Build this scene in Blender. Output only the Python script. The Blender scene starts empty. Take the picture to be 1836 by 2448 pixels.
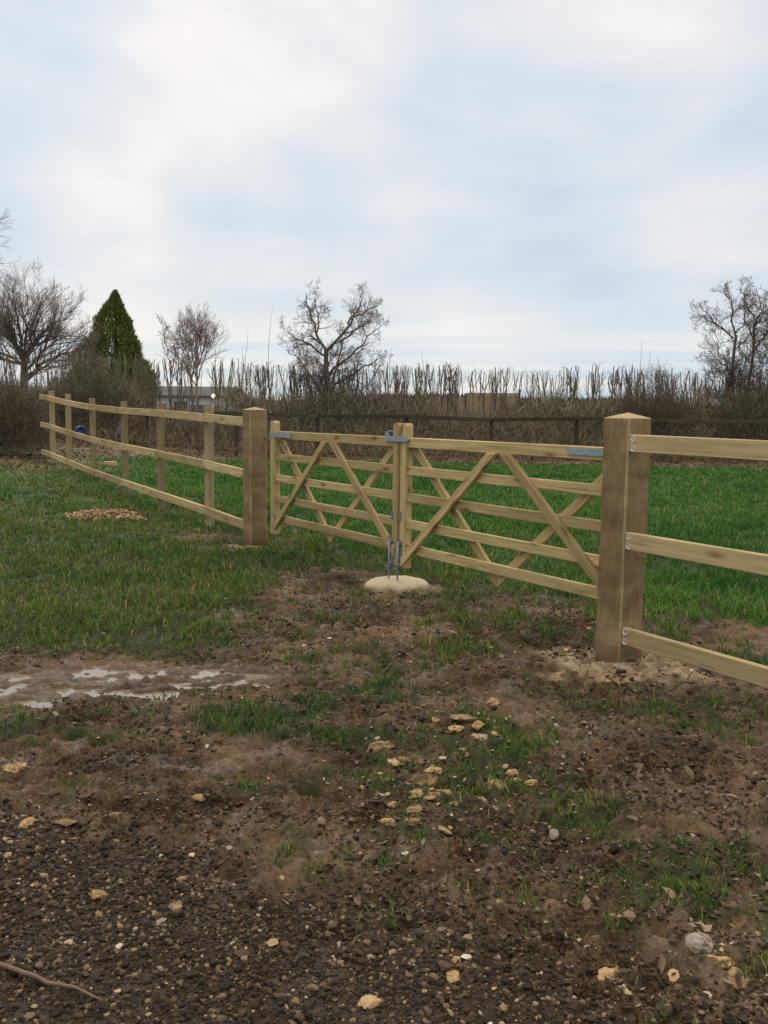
import bpy, bmesh, math, random
import numpy as np
from mathutils import Vector, Matrix
R = math.radians
random.seed(7)
rng = np.random.default_rng(7)
SC = bpy.context.scene
COL = SC.collection

# ------------------------------------------------------------------ camera
PITCH, ROLL = R(6.267), R(0.688)
cam = bpy.data.cameras.new('camera')
cam.sensor_fit = 'AUTO'; cam.sensor_width = 36.0; cam.lens = 36.0 * 2117 / 2448
cam.clip_start = 0.05; cam.clip_end = 3000
camo = bpy.data.objects.new('camera', cam); COL.objects.link(camo)
fw = Vector((0, math.cos(PITCH), -math.sin(PITCH)))
up0 = Vector((0, math.sin(PITCH), math.cos(PITCH)))
rt0 = Vector((1, 0, 0))
rt = rt0 * math.cos(ROLL) + up0 * math.sin(ROLL)
up = up0 * math.cos(ROLL) - rt0 * math.sin(ROLL)
M = Matrix((rt, up, -fw)).transposed().to_4x4(); M.translation = Vector((0, 0, 1.5))
camo.matrix_world = M
SC.camera = camo

# ------------------------------------------------------------------ node helper
class NT:
    def __init__(s, tree): s.t = tree; s.n = tree.nodes; s.l = tree.links
    def node(s, typ, **kw):
        n = s.n.new(typ)
        for k, v in kw.items():
            if k.startswith('_'): n.inputs[int(k[1:])].default_value = v
            else: setattr(n, k, v)
        return n
    def link(s, a, b): s.l.new(a, b)
    def _in(s, n, i, v):
        if v is None: return
        if hasattr(v, 'is_output') or isinstance(v, bpy.types.NodeSocket): s.l.new(v, n.inputs[i])
        else: n.inputs[i].default_value = v
    def math(s, op, a, b=None, c=None, clamp=False):
        n = s.n.new('ShaderNodeMath'); n.operation = op; n.use_clamp = clamp
        s._in(n, 0, a); s._in(n, 1, b); s._in(n, 2, c); return n.outputs[0]
    def vmath(s, op, a, b=None):
        n = s.n.new('ShaderNodeVectorMath'); n.operation = op
        s._in(n, 0, a); s._in(n, 1, b)
        return n.outputs['Value'] if op in ('DOT_PRODUCT', 'LENGTH') else n.outputs[0]
    def noise(s, vec, scale, detail=4, rough=.55, dist=0):
        n = s.n.new('ShaderNodeTexNoise'); s._in(n, 'Vector', vec)
        n.inputs['Scale'].default_value = scale; n.inputs['Detail'].default_value = detail
        n.inputs['Roughness'].default_value = rough; n.inputs['Distortion'].default_value = dist
        return n.outputs[0]
    def ramp(s, fac, stops, interp='LINEAR'):
        n = s.n.new('ShaderNodeValToRGB'); s._in(n, 0, fac); cr = n.color_ramp; cr.interpolation = interp
        while len(cr.elements) < len(stops): cr.elements.new(.5)
        for e, (p, c) in zip(cr.elements, stops):
            e.position = p; e.color = (*c, 1) if isinstance(c, tuple) else (c, c, c, 1)
        return n.outputs[0]
    def mix(s, fac, a, b, mode='MIX'):
        n = s.n.new('ShaderNodeMix'); n.data_type = 'RGBA'; n.blend_type = mode
        s._in(n, 0, fac)
        for i, v in ((6, a), (7, b)):
            if isinstance(v, tuple): v = (*v, 1) if len(v) == 3 else v
            s._in(n, i, v)
        return n.outputs[2]
    def smooth(s, v, a, b):
        n = s.n.new('ShaderNodeMapRange'); n.interpolation_type = 'SMOOTHSTEP'
        s._in(n, 0, v); n.inputs[1].default_value = a; n.inputs[2].default_value = b
        return n.outputs[0]
    def scale(s, vec, x, y, z):
        return s.vmath('MULTIPLY', vec, (x, y, z))

# ------------------------------------------------------------------ world: overcast sky
SUN_EL, SUN_AZ = R(34), R(-24)          # azimuth from +Y towards +X
w = bpy.data.worlds.new('World'); SC.world = w; w.use_nodes = True
t = NT(w.node_tree); t.n.clear()
out = t.node('ShaderNodeOutputWorld'); bg = t.node('ShaderNodeBackground'); bg.inputs[1].default_value = 0.1
t.link(bg.outputs[0], out.inputs[0])
sky = t.node('ShaderNodeTexSky'); sky.sky_type = 'NISHITA'; sky.sun_disc = False
sky.sun_elevation = SUN_EL; sky.sun_rotation = SUN_AZ; sky.air_density = 1.3; sky.dust_density = 3
tc = t.node('ShaderNodeTexCoord'); D = tc.outputs['Generated']
sep = t.node('ShaderNodeSeparateXYZ'); t.link(D, sep.inputs[0])
z = sep.outputs[2]
zz = t.math('ADD', t.math('MAXIMUM', z, 0.0), 0.10)
cx = t.math('DIVIDE', sep.outputs[0], zz); cy = t.math('DIVIDE', sep.outputs[1], zz)
cb = t.node('ShaderNodeCombineXYZ'); t.link(cx, cb.inputs[0]); t.link(cy, cb.inputs[1])
P = cb.outputs[0]
rotn = t.node('ShaderNodeMapping'); rotn.inputs['Rotation'].default_value = (0, 0, R(14)); rotn.inputs['Location'].default_value = (3.1, 1.7, 0)
t.link(P, rotn.inputs[0]); P = rotn.outputs[0]
DD = t.scale(D, 1.0, 1.0, 2.4)
n1 = t.noise(t.vmath('ADD', DD, (4.3, 1.1, .4)), 2.1, 5, .5, .35)
n2 = t.noise(t.scale(P, .6, 1.0, 1), 2.0, 5, .5, .3)
n3 = t.noise(t.vmath('ADD', DD, (1.3, 7.7, 2.4)), 6.5, 5, .55, .4)
nn = t.math('ADD', t.math('MULTIPLY', n1, .95), t.math('ADD', t.math('MULTIPLY', n2, .16), t.math('MULTIPLY', n3, .24)))
nn = t.math('SUBTRACT', nn, .155)
def spot(px, py, a, b):
    v = (fw + rt * ((px - 918) / 2117) - up * ((py - 1224) / 2117)).normalized()
    return t.smooth(t.vmath('DOT_PRODUCT', t.vmath('NORMALIZE', D), tuple(v)), math.cos(R(a)), math.cos(R(b)))
br = nn
for px_, py_, a_, k_ in ((600, 60, 11, .20), (330, 300, 11, .09), (420, 470, 9, .06), (200, 660, 9, .10), (1500, 250, 8, .05), (60, 120, 9, -.10), (250, 760, 7, .05),
                         (1150, 260, 11, -.03), (650, 560, 9, -.05), (100, 420, 7, -.06), (1000, 700, 7, .05), (1600, 520, 8, .04), (1300, 620, 7, -.04), (1650, 60, 10, -.03)):
    br = t.math('ADD', br, t.math('MULTIPLY', spot(px_, py_, a_, 0), k_))
cloud = t.ramp(br, [(.30, (.565, .655, .765)), (.44, (.66, .745, .83)), (.55, (.765, .81, .855)), (.66, (.90, .88, .89)), (.82, (1.0, .985, .97))])
low = t.ramp(t.noise(t.scale(P, .35, 1.0, 1), 1.25, 4, .5, .4), [(.38, (.66, .77, .86)), (.5, (.79, .845, .88)), (.62, (.97, .94, .88))])
lf = t.smooth(z, 0.17, 0.04)
col = t.mix(t.math('MULTIPLY', lf, .75), cloud, low)
# overcast dome: about 2.5 times brighter overhead than near the horizon
zf = t.smooth(z, .42, .95)
dome = t.mix(zf, (9.9, 9.9, 9.9), (28.0, 25.0, 20.5))
mx = t.mix(.97, sky.outputs[0], t.vmath('MULTIPLY', col, dome))
t.link(mx, bg.inputs[0])

sun = bpy.data.lights.new('sun', 'SUN'); sun.energy = 0.7; sun.angle = R(25); sun.color = (1, .96, .9)
suno = bpy.data.objects.new('sun', sun); COL.objects.link(suno)
sd = Vector((math.sin(SUN_AZ) * math.cos(SUN_EL), math.cos(SUN_AZ) * math.cos(SUN_EL), math.sin(SUN_EL)))
suno.rotation_euler = sd.to_track_quat('Z', 'Y').to_euler(); suno.location = (0, 0, 20)
SC.view_settings.view_transform = 'Standard'; SC.view_settings.look = 'None'
SC.view_settings.exposure = 0.0; SC.view_settings.gamma = 1.0

# ------------------------------------------------------------------ object helpers
def tag(o, label=None, cat=None, group=None, kind=None):
    if label: o['label'] = label
    if cat: o['category'] = cat
    if group: o['group'] = group
    if kind: o['kind'] = kind
    return o
def empty(name, loc=(0, 0, 0), rz=0):
    o = bpy.data.objects.new(name, None); COL.objects.link(o)
    o.location = loc; o.rotation_euler = (0, 0, rz); o.empty_display_size = .1
    return o
def link(name, me, mat, parent=None, mtx=None):
    o = bpy.data.objects.new(name, me); COL.objects.link(o)
    for m in (mat if isinstance(mat, (list, tuple)) else [mat]): me.materials.append(m)
    if parent: o.parent = parent
    if mtx is not None: o.matrix_local = mtx
    return o
def np_mesh(name, V, Q=None, T=None, col=None, smooth=False, colname='tint'):
    V = np.asarray(V, np.float32); me = bpy.data.meshes.new(name)
    nq = 0 if Q is None else len(Q); nt = 0 if T is None else len(T)
    me.vertices.add(len(V)); me.vertices.foreach_set('co', V.ravel())
    li = []
    if nq: li.append(np.asarray(Q, np.int32).ravel())
    if nt: li.append(np.asarray(T, np.int32).ravel())
    li = np.concatenate(li); me.loops.add(len(li)); me.loops.foreach_set('vertex_index', li)
    me.polygons.add(nq + nt)
    st = np.concatenate([np.arange(nq) * 4, nq * 4 + np.arange(nt) * 3]).astype(np.int32)
    me.polygons.foreach_set('loop_start', st)
    me.update(calc_edges=True)
    if col is not None:
        a = me.attributes.new(colname, 'FLOAT_COLOR', 'POINT')
        c = np.ones((len(V), 4), np.float32); c[:, :col.shape[1]] = col
        a.data.foreach_set('color', c.ravel())
    me.polygons.foreach_set('use_smooth', np.full(nq + nt, smooth))
    return me
def bm_mesh(bm, name='m', smooth=False):
    me = bpy.data.meshes.new(name); bm.normal_update(); bm.to_mesh(me); bm.free()
    if smooth:
        for p in me.polygons: p.use_smooth = True
    return me

# numpy noise
def _h(ix, iy, s):
    h = (ix.astype(np.int64) * 374761393 + iy.astype(np.int64) * 668265263 + s * 1442695041) & 0xffffffff
    h = ((h ^ (h >> 13)) * 1274126177) & 0xffffffff
    return ((h ^ (h >> 16)) & 0xffffff) / float(0xffffff)
def vn(x, y, s=0):
    ix = np.floor(x); iy = np.floor(y); fx = x - ix; fy = y - iy
    fx = fx * fx * fx * (fx * (fx * 6 - 15) + 10); fy = fy * fy * fy * (fy * (fy * 6 - 15) + 10)
    a = _h(ix, iy, s); b = _h(ix + 1, iy, s); c = _h(ix, iy + 1, s); d = _h(ix + 1, iy + 1, s)
    return (a * (1 - fx) + b * fx) * (1 - fy) + (c * (1 - fx) + d * fx) * fy
def fbm(x, y, f, o=4, s=0, g=.5):
    r = 0; a = 1; tot = 0
    for i in range(o):
        c, sn = math.cos(i * 1.1), math.sin(i * 1.1)
        r = r + a * vn((x * c - y * sn) * f + 13.7 * i, (x * sn + y * c) * f + 7.1 * i, s + i); tot += a; a *= g; f *= 2.03
    return r / tot
def ss(v, a, b):
    t_ = np.clip((v - a) / (b - a), 0, 1); return t_ * t_ * (3 - 2 * t_)
def ell(x, y, cx, cy, rx, ry, a=0):
    c, s = math.cos(R(a)), math.sin(R(a)); dx, dy = x - cx, y - cy
    u, v = (dx * c + dy * s) / rx, (-dx * s + dy * c) / ry
    return np.clip(1.4 - np.sqrt(u * u + v * v), 0, 1) / 1.0

# ------------------------------------------------------------------ layout frame of the gate line
TH = R(32.912)
dv = np.array([-math.sin(TH), math.cos(TH)]); nv = np.array([math.cos(TH), math.sin(TH)])
C0 = np.array([1.4392, 5.2522]); LEN = 5.374
def gl(s, g, z=0): p = C0 + dv * s + nv * g; return Vector((p[0], p[1], z))

# ------------------------------------------------------------------ terrain height and zones
def gline(x, y): return (x - C0[0]) * nv[0] + (y - C0[1]) * nv[1]
def gravel_m(x, y):
    e = np.interp(x, [-4, -2.2, -1.45, -.68, -.28, .12, .46, .62, 1.0, 2], [3.9, 3.45, 3.22, 2.97, 2.70, 2.52, 2.32, 2.05, 1.75, 1.0])
    e = e + (fbm(x, y, 2.2, 4, 5) - .5) * .42
    return ss(e - y + (fbm(x, y, 9, 3, 6) - .5) * .35, -.16, .20)
def puddle_m(x, y):
    b = np.maximum(ell(x, y, -1.75, 4.80, .85, .36, 6), ell(x, y, -1.0, 4.98, .5, .26, 0))
    return ss(b, .25, .75)
def grass_m(x, y):
    n_ = fbm(x, y, 1.6, 4, 21); m_ = fbm(x, y, 7, 4, 22, .7)
    g = gline(x, y)
    d = .16 + 0 * x - .22 * ell(x, y, -1.1, 3.4, 1.2, .5, 0)
    bl = ss(-x, .6, 1.5) * ss(y, 5.15, 5.7)                      # green patch left
    bl = np.maximum(bl, ss(-x + (y - 7.2) * .45, 1.05, 1.7) * ss(y, 6.6, 7.5))
    d = np.maximum(d, bl * 1.15)
    d = np.maximum(d, ss(y, 8.1, 8.8) * ss(.8 - x, -.4, .4) * 1.05)            # under the left leaf
    field = ss(g, .1, .9) * (1 - .70 * ell(x, y, 2.4, 5.9, 1.6, .8, 0)) * (1 - .5 * ell(x, y, 1.3, 7.0, .7, .6))
    d = np.maximum(d, field * 1.15)
    d = np.maximum(d, .55 * ell(x, y, .9, 6.4, .8, .55, -50))
    for cx_, cy_, rx, ry, a, wgt in [(-.55, 4.25, .55, .28, 0, .70), (-.15, 4.0, .45, .22, 0, .62), (.25, 3.5, .45, .35, 0, .72),
                                     (.55, 3.95, .35, .3, 0, .66), (.75, 3.3, .35, .3, 0, .6), (.35, 5.4, .8, .5, 0, .50), (1.75, 4.35, .45, .35, 0, .85),
                                     (1.05, 2.75, .42, .30, 20, .80), (1.25, 2.45, .35, .25, 0, .66), (.35, 3.05, .25, .2, 0, .58), (-.1, 3.1, .4, .12, 0, .5),
                                     (-1.9, 4.05, .5, .2, 0, .62), (-1.2, 4.0, .3, .15, 0, .5), (-.4, 5.2, .5, .35, 0, .5), (-2.5, 5.4, .6, .3, 0, .6),
                                     (.9, 4.6, .3, .25, 0, .45), (0.1, 4.7, .5, .3, 0, .52), (-.45, 3.45, .25, .12, 0, .45), (-.4, 6.4, .4, .4, 0, .42), (.6, 7.0, .6, .3, -40, .62)]:
        d = np.maximum(d, wgt * ell(x, y, cx_, cy_, rx, ry, a))
    d = d + (n_ - .5) * .85 + (m_ - .5) * (1.9 - .7 * ss(g, .3, 1) - .5 * bl)
    d = d + .05
    d = ss(d, .14, 1.02)
    d = d * (1 - .9 * ell(x, y, -1.6, 9.6, .5, .3, 0))                          # trodden at left gatepost
    d = d * (1 - ss(ell(x, y, -3.75, 11.8, .5, .22), .1, .5))
    d = d * (1 - .95 * ss(ell(x, y, 1.42, 5.25, .42, .34), .05, .5))
    far = ss(y + 0.10 * (x + 4) - np.clip(-x - 3, 0, 4) * -.9, 22.5, 25.5)            # litter along the hedge
    d = d * (1 - .96 * far)
    d = d * (1 - .8 * np.minimum(1, 1.3 * ell(x, y, -9.3, 18.6, 3.4, 2.8)))
    d = d * (1 - .8 * ell(x, y, -2.05, 10.3, .45, .35, 0))
    return d * (1 - gravel_m(x, y)) * (1 - .85 * puddle_m(x, y))
def sand_m(x, y):
    n_ = (fbm(x, y, 6, 4, 31) - .5) * .9
    a = 1.05 * ell(x, y, 1.42, 5.24, .56, .42, -10)
    b = .85 * ell(x, y, -1.52, 9.72, .30, .16)
    c = .6 * ell(x, y, .12, 7.6, .5, .3)
    e = .8 * ell(x, y, -2.2, 10.9, .25, .2)
    return ss(np.maximum(np.maximum(a, b), np.maximum(c, e)) + n_, .35, .85)
def base_z(x, y):
    b = .016 * np.clip(y - 8, 0, 20)
    ex = .08 * np.clip(-x - 4, 0, 6) * ss(y, 8, 14)
    return b + ex - ss(y, 60, 400) * 2.0
def hgt(x, y, fine=True):
    x = np.asarray(x, float); y = np.asarray(y, float)
    gm = gravel_m(x, y); pm = puddle_m(x, y)
    nearf = 1 - ss(y, 9, 16)
    z_ = base_z(x, y) + (fbm(x, y, .5, 3, 1) - .5) * .06 * (1 - pm)
    lump = (fbm(x, y, 3.2, 4, 2) - .5) * .07 * (1 - .8 * ss(ell(x, y, .115, 7.6, .5, .4), .2, .8))
    rid = 1 - np.abs(2 * fbm(x, y * 1.4, 7, 4, 3, .55) - 1)
    cl = (rid - .72) * .088 + (fbm(x, y, 24, 4, 4, .7) - .5) * .042
    z_ = z_ + lump * (1 - .6 * gm) * (1 - .8 * pm) + cl * nearf * (1 - .85 * gm) * (1 - .45 * pm)
    z_ = z_ - pm * .020 - .020 * ss(ell(x, y, .115, 7.6, .42, .34), .25, .8) + pm * (fbm(x * .9, y * 2.2, 6.5, 4, 8, .66) - .5) * .095
    return z_
_px, _py = np.meshgrid(np.linspace(-2.4, -.7, 120), np.linspace(4.3, 5.2, 80)); _k = puddle_m(_px, _py) > .5
WATER_Z = float(np.percentile(hgt(_px, _py)[_k], 41))
def rad(n): return rng.random(n)

# ------------------------------------------------------------------ materials
def newmat(name):
    m = bpy.data.materials.new(name); m.use_nodes = True
    t_ = NT(m.node_tree); b = t_.n['Principled BSDF']
    return m, t_, b
def attr(t_, name='tint'):
    a = t_.node('ShaderNodeAttribute'); a.attribute_name = name; return a.outputs['Color']
def tintmat(name, rough=.8, spec=.3, sub=None, var=.0, bump=None):
    m, t_, b = newmat(name); c = attr(t_)
    if var:
        p = t_.node('ShaderNodeNewGeometry').outputs['Position']
        v = t_.ramp(t_.noise(p, bump or 90, 3), [(.25, 1 - var), (.75, 1 + var)])
        c = t_.mix(1.0, c, v, 'MULTIPLY')
        bn = t_.node('ShaderNodeBump'); bn.inputs['Strength'].default_value = .5; bn.inputs['Distance'].default_value = .004
        t_.link(t_.noise(p, bump or 90, 3), bn.inputs['Height']); t_.link(bn.outputs[0], b.inputs['Normal'])
    t_.link(c, b.inputs['Base Color'])
    b.inputs['Roughness'].default_value = rough; b.inputs['Specular IOR Level'].default_value = spec
    if sub:
        ts = t_.node('ShaderNodeBsdfTranslucent'); t_.link(c, ts.inputs[0])
        mx_ = t_.node('ShaderNodeMixShader'); mx_.inputs[0].default_value = sub
        t_.link(b.outputs[0], mx_.inputs[1]); t_.link(ts.outputs[0], mx_.inputs[2])
        t_.link(mx_.outputs[0], t_.n['Material Output'].inputs[0])
    return m

def wood(name, c_dark, c_mid, c_lite, grain=1.0, rough=.75, green=.25, knots=True, blotch=.35):
    m, t_, b = newmat(name)
    tcn = t_.node('ShaderNodeTexCoord'); oi = t_.node('ShaderNodeObjectInfo')
    rv = t_.node('ShaderNodeCombineXYZ')
    for i, k in enumerate((37.0, 91.0, 53.0)): t_.link(t_.math('MULTIPLY', oi.outputs['Random'], k), rv.inputs[i])
    P_ = t_.vmath('ADD', tcn.outputs['Object'], rv.outputs[0])
    g1 = t_.noise(t_.scale(P_, 1.2, 26, 26), 1.3, 5, .6, .5)
    g2 = t_.noise(t_.scale(P_, 3, 120, 120), 1.0, 3, .6)
    bl = t_.noise(t_.scale(P_, 1.4, 4, 4), 1.1, 3, .5)
    gg = t_.math('ADD', t_.math('MULTIPLY', g1, .65), t_.math('MULTIPLY', g2, .35))
    c = t_.ramp(gg, [(.32, c_dark), (.5, c_mid), (.66, c_lite)])
    dk = tuple(v * .62 for v in c_mid)
    c = t_.mix(t_.math('MULTIPLY', t_.smooth(bl, .45, .72), blotch), c, dk)
    gr = t_.noise(t_.scale(P_, .7, 3, 3), 2.3, 3, .5)
    c = t_.mix(t_.math('MULTIPLY', t_.smooth(gr, .42, .68), green), c, (c_mid[0] * .78, c_mid[1] * .95, c_mid[2] * .8))
    crk = t_.noise(t_.scale(P_, 2.0, 60, 60), 1.0, 2, .5, .3)
    c = t_.mix(t_.math('MULTIPLY', t_.smooth(crk, .66, .72), .6), c, tuple(v * .4 for v in c_dark))
    # per board tone
    c = t_.mix(1.0, c, t_.ramp(oi.outputs['Random'], [(0, (.78, .75, .70)), (1, (1.18, 1.15, 1.08))]), 'MULTIPLY')
    if knots:
        vo = t_.node('ShaderNodeTexVoronoi'); vo.inputs['Scale'].default_value = 1.0
        t_.link(t_.scale(P_, 3.0, 10, 10), vo.inputs['Vector'])
        kk = t_.smooth(vo.outputs['Distance'], .19, .05)
        c = t_.mix(t_.math('MULTIPLY', kk, .85), c, (c_dark[0] * .35, c_dark[1] * .28, c_dark[2] * .25))
        kr = t_.smooth(vo.outputs['Distance'], .34, .12)
        c = t_.mix(t_.math('MULTIPLY', kr, .45), c, (c_dark[0] * .7, c_dark[1] * .55, c_dark[2] * .45))
    t_.link(c, b.inputs['Base Color'])
    b.inputs['Roughness'].default_value = rough; b.inputs['Specular IOR Level'].default_value = .12
    bn = t_.node('ShaderNodeBump'); bn.inputs['Strength'].default_value = .45; bn.inputs['Distance'].default_value = .003 * grain
    t_.link(gg, bn.inputs['Height']); t_.link(bn.outputs[0], b.inputs['Normal'])
    return m
W_GATE = wood('gate_timber', (.27, .188, .088), (.43, .32, .16), (.55, .43, .235), green=.35, blotch=.45)
W_RAIL = wood('rail_timber', (.28, .20, .10), (.45, .34, .185), (.56, .445, .26), green=.28, blotch=.45)
W_PALEPOST = wood('fence_post_timber', (.20, .15, .085), (.30, .235, .14), (.38, .305, .19), green=.3, knots=False, blotch=.4)
W_OLD = wood('weathered_rail', (.035, .032, .024), (.06, .054, .040), (.10, .09, .06), green=.4, knots=False)
# sawn posts: grain runs along local Z
def postwood(name, c_dark, c_mid, c_lite):
    m, t_, b = newmat(name)
    tcn = t_.node('ShaderNodeTexCoord'); oi = t_.node('ShaderNodeObjectInfo')
    off = t_.node('ShaderNodeCombineXYZ'); t_.link(t_.math('MULTIPLY', oi.outputs['Random'], 50.), off.inputs[0]); t_.link(oi.outputs['Random'], off.inputs[2])
    P_ = t_.vmath('ADD', tcn.outputs['Object'], off.outputs[0])
    fine = t_.noise(t_.scale(P_, 110, 110, 9), 1, 4, .65)
    band = t_.noise(t_.scale(P_, 2, 2, 5.0), 1.2, 4, .6, .6)
    saw = t_.noise(t_.scale(P_, 6, 6, 160), 1, 2, .5)
    v = t_.math('ADD', t_.math('MULTIPLY', fine, .45), t_.math('MULTIPLY', band, .55))
    c = t_.ramp(v, [(.33, c_dark), (.5, c_mid), (.66, c_lite)])
    c = t_.mix(t_.math('MULTIPLY', saw, .10), c, tuple(q * .6 for q in c_dark))
    vo = t_.node('ShaderNodeTexVoronoi'); t_.link(t_.scale(P_, 4.5, 4.5, 2.6), vo.inputs['Vector']); vo.inputs['Scale'].default_value = 1
    c = t_.mix(t_.math('MULTIPLY', t_.smooth(vo.outputs['Distance'], .10, .03), .5), c, tuple(q * .4 for q in c_dark))
    sp = t_.node('ShaderNodeSeparateXYZ'); t_.link(tcn.outputs['Object'], sp.inputs[0])
    damp = t_.smooth(t_.math('ADD', sp.outputs[2], t_.math('MULTIPLY', band, .12)), .22, .02)
    c = t_.mix(t_.math('MULTIPLY', damp, .55), c, tuple(q * .55 for q in c_dark))   # wet, mud-stained foot
    t_.link(c, b.inputs['Base Color']); b.inputs['Roughness'].default_value = .9; b.inputs['Specular IOR Level'].default_value = .1
    bn = t_.node('ShaderNodeBump'); bn.inputs['Strength'].default_value = .55; bn.inputs['Distance'].default_value = .004
    t_.link(t_.math('ADD', fine, saw), bn.inputs['Height']); t_.link(bn.outputs[0], b.inputs['Normal'])
    return m
W_POST = postwood('sawn_post', (.13, .083, .042), (.24, .165, .088), (.36, .262, .145))
W_ARRIS = postwood('post_edge', (.24, .17, .09), (.38, .285, .155), (.50, .39, .23))

def metal(name, c, rough=.45):
    m, t_, b = newmat(name); p = t_.node('ShaderNodeTexCoord').outputs['Object']
    n_ = t_.noise(p, 35, 4)
    t_.link(t_.ramp(n_, [(.3, tuple(v * .75 for v in c)), (.7, c)]), b.inputs['Base Color'])
    b.inputs['Metallic'].default_value = .55
    t_.link(t_.ramp(n_, [(.3, rough + .15), (.7, rough)]), b.inputs['Roughness'])
    return m
GALV = metal('galvanised_steel', (.33, .40, .46), .55); GALVD = metal('dull_galvanised_steel', (.22, .26, .30), .55)

def simple(name, c, rough=.8, var=.25, sc=8, metallic=0):
    m, t_, b = newmat(name); p = t_.node('ShaderNodeTexCoord').outputs['Object']
    t_.link(t_.ramp(t_.noise(p, sc, 5, .6), [(.3, tuple(v * (1 - var) for v in c)), (.7, tuple(v * (1 + var) for v in c))]), b.inputs['Base Color'])
    b.inputs['Roughness'].default_value = rough; b.inputs['Metallic'].default_value = metallic
    return m

# ground material
def ground_mat():
    m, t_, b = newmat('muddy_ground')
    p = t_.node('ShaderNodeNewGeometry').outputs['Position']
    a = t_.node('ShaderNodeAttribute'); a.attribute_name = 'zone'
    s = t_.node('ShaderNodeSeparateColor'); t_.link(a.outputs['Color'], s.inputs[0])
    gravel, sand, grass = s.outputs; wet = a.outputs['Alpha']
    nA = t_.noise(p, 2.2, 5, .6); nB = t_.noise(p, 14, 5, .65, .4); nC = t_.noise(p, 70, 4, .7); nD = t_.noise(p, 210, 3, .7)
    mud = t_.ramp(t_.math('ADD', t_.math('MULTIPLY', nA, .35), t_.math('ADD', t_.math('MULTIPLY', nB, .3), t_.math('MULTIPLY', nC, .35))),
                  [(.41, (.015, .008, .004)), (.47, (.060, .034, .017)), (.535, (.130, .079, .042)), (.62, (.26, .168, .097))])
    mud = t_.mix(t_.smooth(t_.noise(p, 1.3, 3, .5), .44, .64), mud, t_.mix(.6, mud, (.27, .178, .108)))
    grav = t_.ramp(nC, [(.3, (.016, .010, .006)), (.5, (.040, .026, .015)), (.68, (.090, .060, .034))])
    snd = t_.ramp(nB, [(.3, (.17, .108, .058)), (.48, (.36, .25, .14)), (.64, (.52, .43, .30))])
    soil = t_.ramp(nB, [(.3, (.030, .034, .016)), (.5, (.050, .058, .024)), (.7, (.085, .080, .035))])
    fld = t_.ramp(t_.noise(p, 25, 5, .7), [(.3, (.022, .052, .011)), (.5, (.040, .095, .020)), (.7, (.062, .130, .028))])
    yy = t_.node('ShaderNodeSeparateXYZ'); t_.link(p, yy.inputs[0])
    gcol = t_.mix(t_.smooth(yy.outputs[1], 8, 16), soil, fld)
    c = t_.mix(grass, mud, gcol)
    c = t_.mix(sand, c, snd); c = t_.mix(gravel, c, grav)
    c = t_.mix(t_.math('MULTIPLY', wet, .5), c, t_.mix(.6, c, (.075, .045, .026)))
    t_.link(c, b.inputs['Base Color'])
    r = t_.ramp(t_.noise(p, 5, 4), [(.35, .5), (.65, .9)])
    wp = t_.math('MULTIPLY', t_.smooth(t_.noise(p, 3.1, 4, .6), .50, .60), t_.math('SUBTRACT', 1.0, grass))
    r = t_.mix(wet, r, (.45, .45, .45)); r = t_.mix(wp, r, (.42, .42, .42)); t_.link(r, b.inputs['Roughness'])
    spw = t_.mix(t_.math('MAXIMUM', wp, wet), (.13, .13, .13), (.34, .34, .34)); t_.link(spw, b.inputs['Specular IOR Level'])
    bn = t_.node('ShaderNodeBump'); bn.inputs['Strength'].default_value = 1.0; bn.inputs['Distance'].default_value = .034
    t_.link(t_.math('ADD', t_.math('MULTIPLY', nB, .55), t_.math('ADD', t_.math('MULTIPLY', nC, .5), t_.math('MULTIPLY', nD, .22))), bn.inputs['Height'])
    t_.link(bn.outputs[0], b.inputs['Normal'])
    return m

# ------------------------------------------------------------------ ground sheet
def axis(parts):
    o = [parts[0][0]]
    for a, b_, st in parts:
        n_ = max(1, int(round((b_ - a) / st))); o += list(np.linspace(a, b_, n_ + 1)[1:])
    return np.array(o)
def geo(a, b_, st, k):
    o = [a]
    while o[-1] < b_: o.append(o[-1] + st); st *= k
    return np.array(o[1:])
ys = np.concatenate([axis([(-4, .5, .3), (.5, 1.8, .1), (1.8, 6.0, .014)]), geo(6.0, 900, .015, 1.012)])
xp = np.concatenate([axis([(0, 2.2, .016)]), geo(2.2, 500, .018, 1.030)]); xs = np.concatenate([-xp[::-1][:-1], xp])
X, Y = np.meshgrid(xs, ys); Xf, Yf = X.ravel(), Y.ravel()
Z = hgt(Xf, Yf)
nx, ny = len(xs), len(ys)
idx = np.arange(nx * ny).reshape(ny, nx)
Q = np.stack([idx[:-1, :-1], idx[:-1, 1:], idx[1:, 1:], idx[1:, :-1]], -1).reshape(-1, 4)
gm = grass_m(Xf, Yf)
zone = np.stack([gravel_m(Xf, Yf), sand_m(Xf, Yf), gm, puddle_m(Xf, Yf)], 1)
me = np_mesh('ground', np.stack([Xf, Yf, Z], 1), Q, col=zone, smooth=True, colname='zone')
ground = tag(link('ground', me, ground_mat()), 'muddy ground with worn grass running from the driveway edge to the hedge', 'ground', kind='structure')
print('ground verts', nx * ny)

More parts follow.
